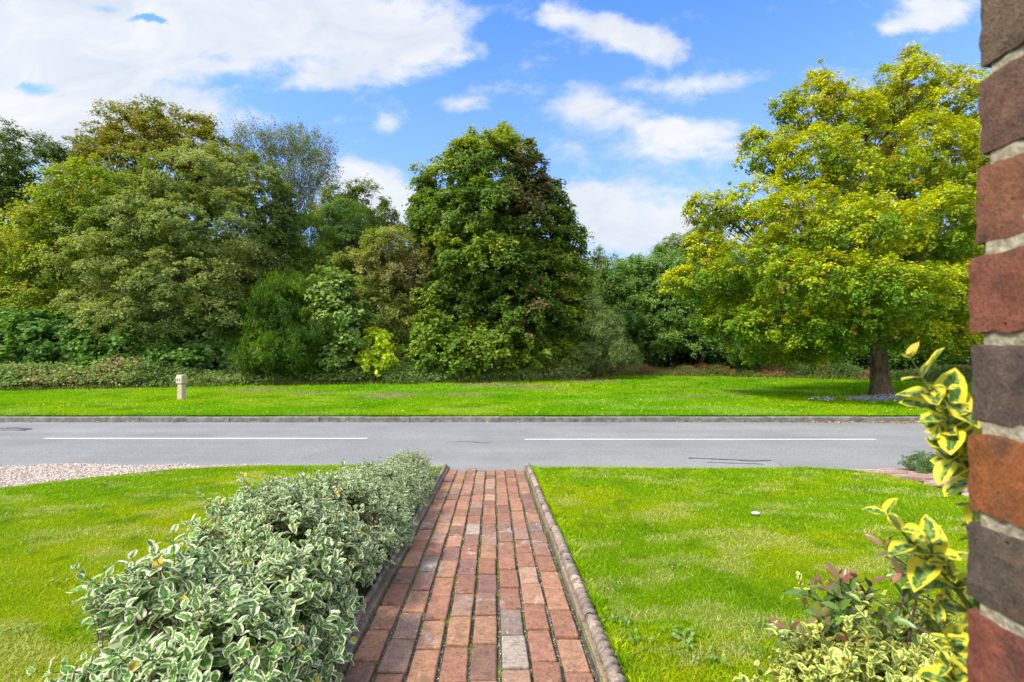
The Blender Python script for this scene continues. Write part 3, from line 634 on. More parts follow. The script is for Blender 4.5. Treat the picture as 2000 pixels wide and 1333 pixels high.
tree('willow_tree', 'broad grey-green willow spreading in front of the tallest oak', 'tree', 400, 21.5,
     [(380,350,85,60),(470,360,75,60),(300,440,100,70),(420,450,110,70,-1),(520,400,50,60),(240,520,90,60,-1),(370,550,120,65,-1.5),(500,500,70,60),(200,590,70,45,-1),(310,620,110,50,-2),(450,610,80,55,-1),(540,440,40,40)],
     [(0.038,0.060,0.022),(0.082,0.104,0.040),(0.13,0.148,0.060),(0.165,0.172,0.078)], 4, 0.60, 0.44, 62, 0.108, 0.24, group=GW, stick=0.3, gap=0.36, flat=0.35)
tree('birch_tree', 'tall thin birch with sparse hanging foliage, sky showing between its branches', 'tree', 578, 29,
     [(505,280,45,30),(560,275,50,28),(610,290,45,30),(540,330,45,40),(595,340,50,40),(630,330,28,38),(575,390,40,30),(490,310,28,30)],
     [(0.075,0.085,0.035),(0.11,0.115,0.05)], 5, 0.55, 0.38, 32, 0.080, 0.18, group=GW, bark=M_birch, gap=0.36, stick=0.3, inner=0.35, droop=1.0, flat=1.2, ntwig=220)
tree('hazel_bush', 'dark broad-leaved bush filling the woodland foot at far left', 'bush', 150, 19,
     [(40,690,80,40),(150,665,80,50),(250,680,80,45),(-60,670,90,60),(340,700,60,28),(90,640,50,30)],
     [(0.028,0.062,0.018),(0.055,0.105,0.028),(0.085,0.15,0.04)], 6, 0.45, 0.36, 42, 0.15, 0.08, group=GW, asp=0.8, stick=0.2)
tree('sycamore_sapling', 'grey-green broad-leaved sapling between the willow and the dark yew', 'sapling', 440, 20.5,
     [(440,640,50,48),(410,690,55,32),(470,690,45,35),(455,600,25,20)],
     [(0.06,0.105,0.04),(0.10,0.16,0.07),(0.15,0.21,0.10)], 7, 0.42, 0.34, 40, 0.15, 0.06, group=GW, asp=0.85, stick=0.25)
tree('hawthorn_tree', 'rounded blue-green hawthorn standing above the dark yew', 'tree', 590, 23,
     [(590,470,62,50),(560,530,62,55),(630,530,50,50),(530,590,40,45)],
     [(0.055,0.09,0.022),(0.095,0.145,0.035),(0.14,0.19,0.05)], 8, 0.52, 0.42, 95, 0.075, 0.12, group=GW, stick=0.2, droop=0.0, asp=0.5)
tree('privet_tree', 'dense bluish-green small tree right of the rounded hawthorn', 'tree', 690, 24,
     [(680,440,55,45),(700,490,50,50),(655,500,40,40)],
     [(0.045,0.08,0.026),(0.08,0.125,0.042)], 9, 0.5, 0.4, 90, 0.08, 0.12, group=GW, asp=0.5)
tree('yew_tree', 'dark feathery yew reaching down to the brambles', 'tree', 570, 19.8,
     [(570,590,60,50),(530,650,50,55),(620,650,65,50,-.3),(560,690,80,38,-.4),(510,610,30,40),(640,600,40,35)],
     [(0.018,0.040,0.004),(0.040,0.078,0.006),(0.075,0.12,0.010)], 10, 0.42, 0.36, 105, 0.115, 0.14, group=GW, asp=0.26, droop=0.9, stick=0.3, flat=0.7)
tree('oak_tree', 'small olive oak top showing behind the hawthorns, left of the big maple', 'tree', 700, 28,
     [(670,395,45,30),(715,400,40,35),(750,430,28,32),(640,430,40,35),(700,450,70,50),(770,450,22,20)],
     [(0.05,0.068,0.014),(0.085,0.10,0.02),(0.12,0.125,0.025)], 11, 0.66, 0.46, 50, 0.12, 0.16, group=GW, gap=0.3, stick=0.3)
tree('whitebeam_sapling', 'pale-leaved sapling in front of the dark yew', 'sapling', 650, 19.4,
     [(645,565,42,38),(665,610,50,38),(625,625,25,25),(650,690,40,28),(690,640,40,35)],
     [(0.07,0.11,0.035),(0.12,0.165,0.06),(0.18,0.22,0.10)], 12, 0.40, 0.32, 30, 0.14, 0.05, group=GW, asp=0.8, gap=0.36, stick=0.3)
def t11p(C, O, cc, r):
    k = (np.exp(-((C[:, 0] + 4.6) / 2.2) ** 2 - ((C[:, 2] - 5.6) / 1.4) ** 2) * (r.random(len(C)) < 0.75))[:, None]; return cc * (1 - k) + np.array([0.25, 0.215, 0.08]) * k
tree('hawthorn_tree', 'olive hawthorn tinged pinkish-brown with berries, left of the big maple', 'tree', 745, 22.5,
     [(760,490,50,42),(705,545,65,50),(785,555,50,55),(730,620,75,55),(790,640,55,50),(740,690,80,40),(820,520,25,30)],
     [(0.075,0.095,0.022),(0.13,0.145,0.040),(0.19,0.19,0.065)], 13, 0.48, 0.40, 70, 0.09, 0.12, group=GW, patchf=t11p, stick=0.3, gap=0.25)
def t12p(C, O, cc, r):
    c0 = P(1040, 360, 23); d = ((C[:, 0] - c0[0]) / 1.0) ** 2 + ((C[:, 2] - c0[2]) / 2.0) ** 2
    k = (np.exp(-d) * (r.random(len(C)) < 0.8))[:, None]; cc = cc * (1 - k) + np.array([0.13, 0.085, 0.07]) * k
    q = ((r.random(len(C)) < 0.10) & (C[:, 0] > P(1000, 0, 23)[0]))[:, None]; return np.where(q, np.array([0.22, 0.17, 0.06]), cc)
tree('maple_tree', 'big dense conical maple in the middle with a purple-bronze patch near its top', 'tree', 985, 24,
     [(960,335,80,50,0),(985,290,28,34,0),(875,365,58,55,.5),(1015,370,60,60,.3),(920,310,50,35,.5),(900,440,85,65,-.8),(1040,460,75,65,0),(960,420,80,60,-1.6),(870,520,55,60,0),(950,520,95,65,-2),(1070,540,68,70,-.5),
      (1020,600,85,60,-1.8),(900,600,80,65,-1.5),(1080,640,55,60,0),(960,670,100,48,-2),(1040,690,80,35,-1.2),(870,680,60,40,-.6),(830,400,28,40,.8),(1100,510,30,40,.5),(1105,600,40,65,0),(1090,680,55,38,-.3),(820,480,32,50,.5),(1085,440,32,45,.6),(990,430,60,60,.8),(1062,400,38,50,.4),(1105,470,38,45,.2),(1122,560,30,60,.2),(985,268,16,24,0),(1018,300,30,30,.2),(835,440,35,50,.2),(930,290,30,25,.3)],
     [(0.034,0.060,0.010),(0.062,0.098,0.014),(0.105,0.138,0.018),(0.155,0.17,0.025)], 14, 0.60, 0.50, 62, 0.125, 0.28, group=GW, patchf=t12p, asp=0.85, stick=0.25, flat=0.4, ntwig=120)
tree('maple_sapling', 'small bright yellow-green sapling at the foot of the hawthorns', 'sapling', 735, 19.6,
     [(735,670,22,26),(725,700,22,22),(750,700,16,20)],
     [(0.24,0.29,0.02),(0.36,0.38,0.03)], 15, 0.32, 0.26, 26, 0.13, 0.025, group=GW, asp=0.85, stick=0.35)
tree('maple_bush', 'yellow-green bush at the lower left of the big maple', 'bush', 845, 20.6,
     [(840,640,38,32),(860,690,50,32),(820,690,35,30),(900,710,50,22)],
     [(0.045,0.085,0.014),(0.075,0.12,0.018),(0.12,0.16,0.025)], 16, 0.42, 0.34, 40, 0.13, 0.05, group=GW, asp=0.85, stick=0.25)
tree('sallow_bush', 'soft grey-green bush at the right foot of the big maple', 'bush', 1165, 23,
     [(1170,640,48,34),(1130,690,50,34),(1190,690,50,30),(1150,600,28,20)],
     [(0.070,0.092,0.045),(0.105,0.13,0.07),(0.14,0.165,0.095)], 17, 0.46, 0.40, 80, 0.075, 0.05, group=GW, asp=0.4, stick=0.25)
tree('oak_tree', 'mid-green rounded oak seen in the gap between the maple and the golden oak', 'tree', 1280, 30,
     [(1285,520,60,34),(1235,555,60,40),(1320,560,80,50),(1370,610,70,55),(1290,620,90,55,-1),(1220,620,50,45),(1330,670,100,36,-1.2),(1240,670,50,32),(1180,570,34,32),(1410,665,60,34)],
     [(0.034,0.068,0.020),(0.062,0.108,0.032),(0.10,0.15,0.045)], 18, 0.72, 0.56, 66, 0.135, 0.2, group=GW, stick=0.2, zmin=1.35, stems=22)
tree('birch_tree', 'distant grey-green treetop over the gap right of the maple', 'tree', 1170, 46,
     [(1165,520,26,20),(1195,525,28,22),(1168,495,8,16),(1150,550,40,30),(1220,560,40,30)],
     [(0.085,0.105,0.06),(0.12,0.14,0.085)], 19, 0.9, 0.7, 40, 0.19, 0.2, group=GW, stick=0.3, gap=0.3)
tree('birch_tree', 'distant pale grey-green treetop just left of the golden oak', 'tree', 1350, 42,
     [(1345,475,45,22),(1375,455,26,18),(1310,495,34,20),(1390,500,50,30)],
     [(0.10,0.12,0.08),(0.14,0.16,0.11)], 20, 0.9, 0.7, 50, 0.18, 0.2, group=GW, stick=0.3)
for k_, (px_, Y_, lab) in enumerate([(1500, 28, 'shaded green tree behind the left half of the golden oak'), (1640, 27, 'dark green tree directly behind the golden oak trunk'), (1800, 25, 'dark green tree behind the golden oak, beside the brick pier'), (1990, 25, 'dark green tree at the far right, mostly behind the brick pier')]):
    tree('oak_tree', lab, 'tree', px_, Y_, [(px_ - 40, 640, 75, 60), (px_ + 50, 640, 75, 62), (px_, 560, 90, 70), (px_ - 20, 690, 90, 30, -1.2), (px_ + 60, 690, 60, 28, -1)],
         [(0.026,0.055,0.014),(0.05,0.09,0.022),(0.08,0.125,0.03)], 30 + k_, 0.68, 0.52, 55, 0.13, 0.2, group=GW, stick=0.15)

# golden oak in front
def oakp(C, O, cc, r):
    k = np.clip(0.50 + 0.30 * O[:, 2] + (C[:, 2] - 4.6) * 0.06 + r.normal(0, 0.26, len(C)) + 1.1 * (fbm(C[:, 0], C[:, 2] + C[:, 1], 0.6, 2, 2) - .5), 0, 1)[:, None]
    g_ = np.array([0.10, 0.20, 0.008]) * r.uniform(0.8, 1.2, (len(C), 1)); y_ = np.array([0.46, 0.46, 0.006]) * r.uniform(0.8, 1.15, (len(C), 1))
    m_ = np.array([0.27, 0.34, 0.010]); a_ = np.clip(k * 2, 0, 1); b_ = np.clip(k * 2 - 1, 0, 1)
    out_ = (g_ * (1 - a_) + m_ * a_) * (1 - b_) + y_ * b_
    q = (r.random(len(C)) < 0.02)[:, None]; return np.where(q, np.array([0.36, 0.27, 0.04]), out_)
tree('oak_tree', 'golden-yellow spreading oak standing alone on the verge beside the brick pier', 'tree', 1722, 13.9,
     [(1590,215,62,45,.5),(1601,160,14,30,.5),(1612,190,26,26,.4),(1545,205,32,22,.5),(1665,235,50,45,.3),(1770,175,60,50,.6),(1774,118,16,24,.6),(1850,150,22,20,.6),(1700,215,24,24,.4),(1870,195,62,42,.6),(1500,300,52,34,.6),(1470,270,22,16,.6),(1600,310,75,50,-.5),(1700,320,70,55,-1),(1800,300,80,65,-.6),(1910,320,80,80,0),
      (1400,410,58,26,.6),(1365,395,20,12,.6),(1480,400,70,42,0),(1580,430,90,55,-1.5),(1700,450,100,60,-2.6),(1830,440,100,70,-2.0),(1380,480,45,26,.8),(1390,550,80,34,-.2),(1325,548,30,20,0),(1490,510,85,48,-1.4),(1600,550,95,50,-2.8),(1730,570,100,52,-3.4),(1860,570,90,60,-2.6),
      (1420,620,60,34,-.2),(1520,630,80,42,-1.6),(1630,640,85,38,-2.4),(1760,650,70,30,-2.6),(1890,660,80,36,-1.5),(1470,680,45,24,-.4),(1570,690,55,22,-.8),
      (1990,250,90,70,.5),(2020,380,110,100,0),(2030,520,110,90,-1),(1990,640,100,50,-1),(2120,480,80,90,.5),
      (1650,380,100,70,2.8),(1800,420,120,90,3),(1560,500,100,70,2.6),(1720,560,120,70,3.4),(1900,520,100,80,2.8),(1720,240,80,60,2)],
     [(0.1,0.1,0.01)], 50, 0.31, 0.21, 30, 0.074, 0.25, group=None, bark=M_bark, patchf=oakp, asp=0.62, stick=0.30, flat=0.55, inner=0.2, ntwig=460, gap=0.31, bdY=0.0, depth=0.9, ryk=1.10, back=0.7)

# more woodland further back, reads as one mass
L = []; r = np.random.default_rng(77)
for px in range(-700, 2800, 75):
    Y = r.uniform(36, 44); top = np.interp(px, [-700, 0, 400, 620, 800, 1100, 1180, 1250, 1340, 1420, 2800], [470, 500, 470, 500, 500, 520, 560, 560, 530, 520, 500])
    for py in np.arange(top + 40, 720, 60): L.append((P(px + r.normal() * 15, py + r.normal() * 8, Y + r.normal()), np.array([2.6, 2.2, 2.0])))
for px in range(-900, 3000, 45): L.append((P(px + r.normal() * 10, 690, r.uniform(33, 36)) * np.array([1, 1, 0]) + np.array([0, 0, 1.2]), np.array([1.8, 1.5, 1.7])))
(V, Fq, Cc), C = crown_leaves(L, 1.1, 0.9, 50, 0.30, [(0.025,0.05,0.014),(0.05,0.08,0.022),(0.08,0.11,0.03)], 78, inner=0.1, back=0.2)
tag(mesh('woodland', V, Fq, M_leaf, None, Cc), kind='stuff', label='dense woodland closing the view behind the nearer trees')

# brambles, nettles and bracken along the woodland foot
def undergrowth(name, label, x0, x1, n, hfun, pal, lsize, seed, dy=(0.0, 2.6), asp=0.7):
    r = np.random.default_rng(seed); x = r.uniform(x0, x1, n); e = edge_y(x); u = r.random(n) ** 0.8; y = e + dy[0] + (dy[1] - dy[0]) * u
    top = hfun(x, y) * (0.35 + 0.65 * np.clip(u * 4, 0, 1)) * (0.15 + 1.1 * fbm(x, y, 1.6, seed % 9, 3) + 0.6 * fbm(x, y, 0.45, 5, 2) ** 2); z = verge_z(x, y) + top * r.uniform(0.45, 1.0, n)
    C = np.stack([x, y, z], 1); k = 16; idx = np.repeat(np.arange(n), k); C2 = C[idx] + r.normal(0, 1, (n * k, 3)) * np.array([0.15, 0.12, 0.07])
    pal = np.asarray(pal); cc = pal[np.clip((fbm(x, y, 0.7, seed % 7, 3) * 1.6 - 0.3) * len(pal) + r.normal(0, .5, n), 0, len(pal) - 1).astype(int)]
    Nn = nrm(np.array([0, -0.45, 0.75]) + nrm(r.normal(size=(n * k, 3))) * 0.7)
    V, Fq, Cc = leaf_quads(C2, Nn, lsize * r.uniform(0.6, 1.3, n * k), cc[idx] * r.uniform(0.65, 1.3, (n * k, 1)), r, asp)
    o = mesh(name, V, Fq, M_leaf, None, Cc); tag(o, kind='stuff', label=label); return o
undergrowth('brambles', 'tangled brambles and nettles along the woodland foot on the left', -24, 4.2, 11000, lambda x, y: 0.85 + 0.3 * np.sin(x * 0.7), [(0.10,0.16,0.035),(0.15,0.23,0.05),(0.24,0.31,0.08),(0.34,0.27,0.12)], 0.10, 91)
undergrowth('bracken', 'brown and green bracken under the trees on the right', 4.0, 26, 8500, lambda x, y: 0.50 + 0.18 * np.sin(x * 1.3), [(0.06,0.11,0.018),(0.10,0.15,0.025),(0.20,0.10,0.04),(0.26,0.15,0.06),(0.08,0.13,0.02)], 0.12, 92, (0.1, 2.2), 0.35)

# ------------------------------------------------------------------ things on the verge and road
# hydrant marker post
py_ = 12.9; px_ = (355 - CX) / 911 * py_; pz_ = float(verge_z(np.array(px_), np.array(py_)))
post = empty('hydrant_marker_post', (px_, py_, pz_), 'short weathered concrete post with a pale H sign plate on the grass verge', 'marker post')
M_post = simple_noise_mat('weathered concrete', [(0.3, (0.20, 0.17, 0.13)), (0.48, (0.40, 0.35, 0.27)), (0.58, (0.42, 0.29, 0.05)), (0.72, (0.50, 0.44, 0.36))], 16, bs=0.6)
M_plate = simple_noise_mat('faded enamel plate', [(0.3, (0.56, 0.50, 0.42)), (0.6, (0.74, 0.70, 0.62))], 22, 0.5)
M_ink = simple_noise_mat('faded black lettering', [(0.3, (0.05, 0.045, 0.05)), (0.7, (0.13, 0.11, 0.12))], 60)
a = Acc(); lev = [(-0.1, 0.088, 0.075), (0.02, 0.090, 0.075), (0.42, 0.074, 0.066), (0.425, 0.074, 0.066), (0.445, 0.096, 0.080), (0.455, 0.100, 0.084), (0.655, 0.100, 0.084), (0.68, 0.092, 0.074)]
def octo(hx, hy, z, ch=0.012): return [(hx - ch, -hy, z), (hx, -hy + ch, z), (hx, hy - ch, z), (hx - ch, hy, z), (-hx + ch, hy, z), (-hx, hy - ch, z), (-hx, -hy + ch, z), (-hx + ch, -hy, z)]
an = math.radians(-14); V = np.array([q for (z, hx, hy) in lev for q in octo(hx, hy, z)])
def rotp(V): V = np.asarray(V, float); return np.stack([V[:, 0] * math.cos(an) - V[:, 1] * math.sin(an) + px_, V[:, 0] * math.sin(an) + V[:, 1] * math.cos(an) + py_, V[:, 2] + pz_], 1)
Fq = [[l * 8 + k, l * 8 + (k + 1) % 8, (l + 1) * 8 + (k + 1) % 8, (l + 1) * 8 + k] for l in range(7) for k in range(8)]
V = V + np.random.default_rng(2).normal(0, 0.002, V.shape); a.add(rotp(V), [np.array(Fq), (np.arange(8) + 56)[None]]); a.build('post_body', M_post, post)
V, Fq = box_vf(-0.092, 0.082, -0.094, -0.082, 0.458, 0.636); plate = mesh('sign_plate', rotp(V), Fq, M_plate, post)
a = Acc()
for (x0, x1, z0, z1) in ((-0.068, -0.038, 0.478, 0.618), (0.030, 0.060, 0.478, 0.618), (-0.038, 0.030, 0.532, 0.562)):
    V, Fq = box_vf(x0, x1, -0.098, -0.0945, z0, z1); a.add(rotp(V), Fq)
o = mesh('letter', np.concatenate(a.v) - np.array(post.location), [np.concatenate(x) for x in a.f.values()], M_ink); o.parent = plate

# violet flowers under the golden oak
m, t = newmat('petal'); finish(t, PR(t, ATT(t), 0.6, 0.2).outputs[0]); M_petal = m
a = Acc(); r = np.random.default_rng(61)
def vy(px, py): Y = 911 * 1.285 / (py - HZ); return (px - CX) / 911 * Y, Y
spots = [(r.normal(1722, 26), r.normal(785, 3.2)) for _ in range(150)] + [(r.normal(1690, 22), r.normal(785, 2.6)) for _ in range(60)] + [(r.normal(1757, 10), r.normal(787, 3)) for _ in range(20)] + \
        [(r.normal(c_, 3), r.normal(787 if c_ > 1595 else 784, 1.6)) for c_ in (1600, 1614, 1616, 1626, 1586) for _ in range(9)] + [(r.normal(1660, 6), 786 + r.normal()) for _ in range(8)]
for (qx, qy) in spots:
    X, Y = vy(qx, qy); z = float(verge_z(np.array(X), np.array(Y))) + r.uniform(0.06, 0.12); c = np.array([(0.42, 0.36, 0.72), (0.56, 0.50, 0.82), (0.36, 0.29, 0.66)][r.integers(0, 3)])
    for k in range(5):
        th = k * 1.2566 + r.random(); d = np.array([math.cos(th), math.sin(th), 0.7]) * r.uniform(0.026, 0.036); s = np.array([-math.sin(th), math.cos(th), 0]) * 0.012; p0 = np.array([X, Y, z])
        a.add([p0, p0 + d * 0.6 + s, p0 + d, p0 + d * 0.6 - s], np.array([[0, 1, 2, 3]]), c)
tag(a.build('violet_flowers', M_petal), kind='stuff', label='drift of small violet flowers in the grass around the golden oak trunk')

# fallen leaves by the kerb and specks on the verge
r = np.random.default_rng(62); n1 = 900; X = np.concatenate([r.normal(9.2, 1.7, n1), r.uniform(-12, 12, 260)]); Yv = np.concatenate([9.47 - np.abs(r.normal(0, 0.09, n1)), 9.46 - np.abs(r.normal(0, 0.05, 260))])
C = np.stack([X, Yv, road_z(X, Yv) + 0.012], 1); Xb = r.uniform(-12, 13, 420); Yb = r.uniform(9.65, 12.5, 420); C = np.concatenate([C, np.stack([Xb, Yb, verge_z(Xb, Yb) + 0.05], 1)])
Xc = r.uniform(-0.6, 0.15, 26); Yc = r.uniform(1.8, 5.6, 26); C = np.concatenate([C, np.stack([Xc, Yc, gz(0, Yc) + 0.008], 1)])
cc = np.array([(0.32, 0.17, 0.07), (0.42, 0.28, 0.10), (0.25, 0.12, 0.06), (0.50, 0.42, 0.15)])[r.integers(0, 4, len(C))]
cc[n1 + 260:] = np.array([0.50, 0.46, 0.10]); sz = r.uniform(0.03, 0.065, len(C)); sz[-26:] *= 0.4
V, Fq, Cc = leaf_quads(C, nrm(np.array([0, 0, 1.0]) + r.normal(0, 0.3, (len(C), 3))), sz, cc, r)
tag(mesh('fallen_leaves', V, Fq, M_leaf, None, Cc), kind='stuff', label='fallen autumn leaves along the kerb and on the grass')

# pale stone on the right lawn
import bmesh
bm = bmesh.new(); bmesh.ops.create_icosphere(bm, subdivisions=3, radius=1.0)
for v in bm.verts:
    k = 1 + 0.18 * (math.sin(v.co.x * 3.1 + 1) * math.cos(v.co.y * 2.7) + 0.5 * math.sin(v.co.z * 5)); v.co = Vector((v.co.x * 0.036 * k, v.co.y * 0.022 * k, v.co.z * 0.013 * k))
me = bpy.data.meshes.new('stone'); bm.to_mesh(me); bm.free()
for p_ in me.polygons: p_.use_smooth = True
me.materials.append(simple_noise_mat('pale flint', [(0.3, (0.30, 0.30, 0.29)), (0.7, (0.55, 0.55, 0.54))], 50)); so_ = bpy.data.objects.new('stone', me); COL.objects.link(so_)
sy = 953 / (1012 - 746); so_.location = ((1476 - CX) / 911 * sy, sy, float(lawn_z(np.array(1.87), np.array(sy))) + 0.022); so_.rotation_euler = (0, 0, 0.2)
tag(so_, 'small pale flint stone lying on the right-hand lawn', 'stone')

# broad-leaved weeds in the lawn and moss tufts in the path joints
a = Acc(); r = np.random.default_rng(63)
for (qx, qy, n_, s_) in [(1320, 1112, 22, .05), (1330, 1262, 26, .075), (1215, 1225, 16, .045), (1240, 1262, 22, .05), (1190, 1222, 10, .05), (300, 1135, 0, 0), (115, 1140, 16, .05), (60, 1085, 12, .04), (210, 1115, 14, .05), (185, 1000, 14, .05), (1180, 1000, 8, .04), (1600, 1290, 10, .05),
                         (1440, 1085, 8, .04), (1140, 950, 8, .04), (1700, 990, 8, .04), (1480, 1230, 14, .05), (1850, 1120, 16, .05), (500, 905, 0, 0), (30, 1240, 12, .05), (170, 1220, 12, .05), (1390, 1310, 10, .05)]:
    Y = 953 / (qy - 746); X = (qx - CX) / 911 * Y
    for k in range(n_):
        th = r.uniform(0, 6.28); d = np.array([math.cos(th), math.sin(th), 0]); s = np.array([-d[1], d[0], 0]) * s_ * 0.12; p0 = np.array([X, Y, float(lawn_z(np.array(X), np.array(Y))) + 0.014]) + r.normal(0, s_ * 0.5, 3) * np.array([1, 1, 0.08]); L_ = s_ * r.uniform(0.35, 0.7)
        c = np.array([(0.15, 0.25, 0.04), (0.22, 0.30, 0.09), (0.10, 0.22, 0.015)][r.integers(0, 3)])
        a.add([p0, p0 + d * L_ * 0.5 + s + [0, 0, 0.012], p0 + d * L_ + [0, 0, 0.004], p0 + d * L_ * 0.5 - s + [0, 0, 0.012]], np.array([[0, 1, 2, 3]]), c)
tag(a.build('lawn_weeds', M_leaf), kind='stuff', label='broad-leaved weeds scattered through the lawn')
r = np.random.default_rng(64); n = 9000; ci = r.integers(0, 9, n); y = r.uniform(1.3, 5.6, n); tt = -PW - 0.006 + ci * 0.1125 + r.normal(0, 0.002, n)
k = fbm(tt * 9, y, 5.0, 3, 3) > 0.59; y, tt = y[k], tt[k]; x = path_c(y) + tt
V, Fq, Cc = blades(x, y, gz(0, y) - 0.014, 0.014, 0.005, np.tile(np.array([[0.19, 0.26, 0.012]]), (len(x), 1)), 9, 1.0, 1)
tag(mesh('joint_moss', V, Fq, M_grass, None, Cc), kind='stuff', label='moss and seedlings in the joints of the brick path')
r = np.random.default_rng(66); n = 5200; ci = r.integers(0, 9, n); y = r.uniform(1.3, 5.6, n); x = path_c(y) - PW - 0.007 + ci * 0.1125 + r.normal(0, 0.003, n); sz = r.uniform(0.0012, 0.0034, n)
V = (OCT[None] * sz[:, None, None] * r.uniform(0.7, 1.2, (n, 6, 1)) + np.stack([x, y, gz(0, y) - 0.013], 1)[:, None]).reshape(-1, 3)
tag(mesh('joint_grit', V, (OF[None] + 6 * np.arange(n)[:, None, None]).reshape(-1, 3), M_stone, None, np.repeat(np.array([(0.30, 0.27, 0.22), (0.16, 0.13, 0.10), (0.42, 0.40, 0.36)])[r.integers(0, 3, n)], 6, 0)), kind='stuff', label='grit lying in the joints of the brick path')
# rough grass fringe against the rope edging
r = np.random.default_rng(65); n = 9000; y = r.uniform(1.3, 5.65, n); x = path_c(y) + PW + 0.10 + np.abs(r.normal(0, 0.02, n)); c = grass_col(x, y) * np.where(r.random((n, 1)) < 0.3, 1.5, 0.8)
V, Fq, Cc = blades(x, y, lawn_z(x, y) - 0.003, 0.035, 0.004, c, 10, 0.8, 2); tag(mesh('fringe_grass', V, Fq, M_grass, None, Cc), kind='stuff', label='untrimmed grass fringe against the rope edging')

# ------------------------------------------------------------------ foreground shrubs with modelled leaves
NS = 7
def leaf3(acc, B, D, Nn, Ls, asp, r, col, curl=0.18, fold=0.22, blunt=0.85):
    """many leaves: base B, direction D, normal Nn, length Ls -> 3 x NS grid each, with UV"""
    n = len(B); D = nrm(D); S_ = nrm(np.cross(D, Nn)); Nn = np.cross(S_, D)
    u = np.linspace(0, 1, NS); wv_ = np.sin(np.pi * np.clip(u, 0, 1) ** blunt) ** 0.60; wv_[0] = 0.05; wv_[-1] = 0.04
    cu = (curl * r.normal(1, 0.6, n))[:, None, None]; fo = (fold * r.normal(1, 0.4, n))[:, None, None]; L = Ls[:, None, None]
    U = u[None, :, None]; W = (wv_ * asp * 0.5)[None, :, None]; wav = (0.04 * np.sin(u * 9)[None, :, None]) * r.normal(0, 1, (n, 1, 1))
    cen = B[:, None, :] + D[:, None, :] * L * U - Nn[:, None, :] * L * cu * U ** 2
    lft = cen + S_[:, None, :] * L * W + Nn[:, None, :] * L * W * (fo * 2 + wav * 4); rgt = cen - S_[:, None, :] * L * W + Nn[:, None, :] * L * W * (fo * 2 - wav * 4)
    V = np.stack([lft, cen, rgt], 2).reshape(n, NS * 3, 3)
    uv_ = np.stack([np.repeat(u, 3), np.tile([0.0, 0.5, 1.0], NS)], 1)
    fq = []
    for i_ in range(NS - 1):
        for j_ in range(2): q = i_ * 3 + j_; fq.append([q, q + 1, q + 4, q + 3])
    Fq = (np.array(fq)[None] + np.arange(n)[:, None, None] * NS * 3).reshape(-1, 4)
    acc.add(V.reshape(-1, 3), Fq, np.repeat(col, NS * 3, 0), np.tile(uv_, (n, 1)))
def shoots(leafacc, stemacc, tips, dirs, length, nl, lsize, asp, r, stem_r=0.0016, roots=None, seedc=None, bias=0.5, spread=0.95, br=(0.7, 1.12)):
    """leafy shoot ending at each tip: opposite leaf pairs getting smaller and closer to the tip"""
    n = len(tips); dirs = nrm(dirs); A, B = rot_frame(dirs, r)
    bs, ds, ns, ls = [], [], [], []
    for k in range(nl):
        pair = k // 2; side = 1 if k % 2 == 0 else -1; f = pair / max(1, (nl // 2 - 1)); pos = tips - dirs * (length * (1 - f))[:, None] * 1.0
        ang = pair * 1.5708 + 0.4 * r.normal(size=n); lat = (A * np.cos(ang)[:, None] + B * np.sin(ang)[:, None]) * side
        d = nrm(dirs * (0.35 + 0.55 * f) + lat * spread + r.normal(0, 0.18, (n, 3)) + np.array([0, 0, 0.12])); nn = nrm(dirs * 0.9 - lat * 0.5 + np.array([0, 0, 0.5]))
        bs.append(pos); ds.append(d); ns.append(nn); ls.append(lsize * (1.0 - 0.5 * f) * r.uniform(0.55, 1.3, n))
    Bs = np.concatenate(bs); n2 = len(Bs); col = np.stack([r.uniform(*br, n2), r.random(n2), np.clip(bias + r.normal(0, 0.12, n2), 0, 1)], 1)
    leaf3(leafacc, Bs, np.concatenate(ds), np.concatenate(ns), np.concatenate(ls), asp, r, col)
    for i_ in range(n):
        p1 = tips[i_]; p0 = p1 - dirs[i_] * length[i_] * 1.25
        if roots is not None:
            tube(stemacc, bez(roots[i_], p0 * 0.85 + roots[i_] * 0.15 + np.array([0, 0, 0.0]), p1, 5), np.linspace(stem_r * 2.2, stem_r * 0.6, 5), 4)
        else: tube(stemacc, np.array([p0, (p0 + p1) / 2, p1]), np.array([1.3, 1, 0.6]) * stem_r, 4)
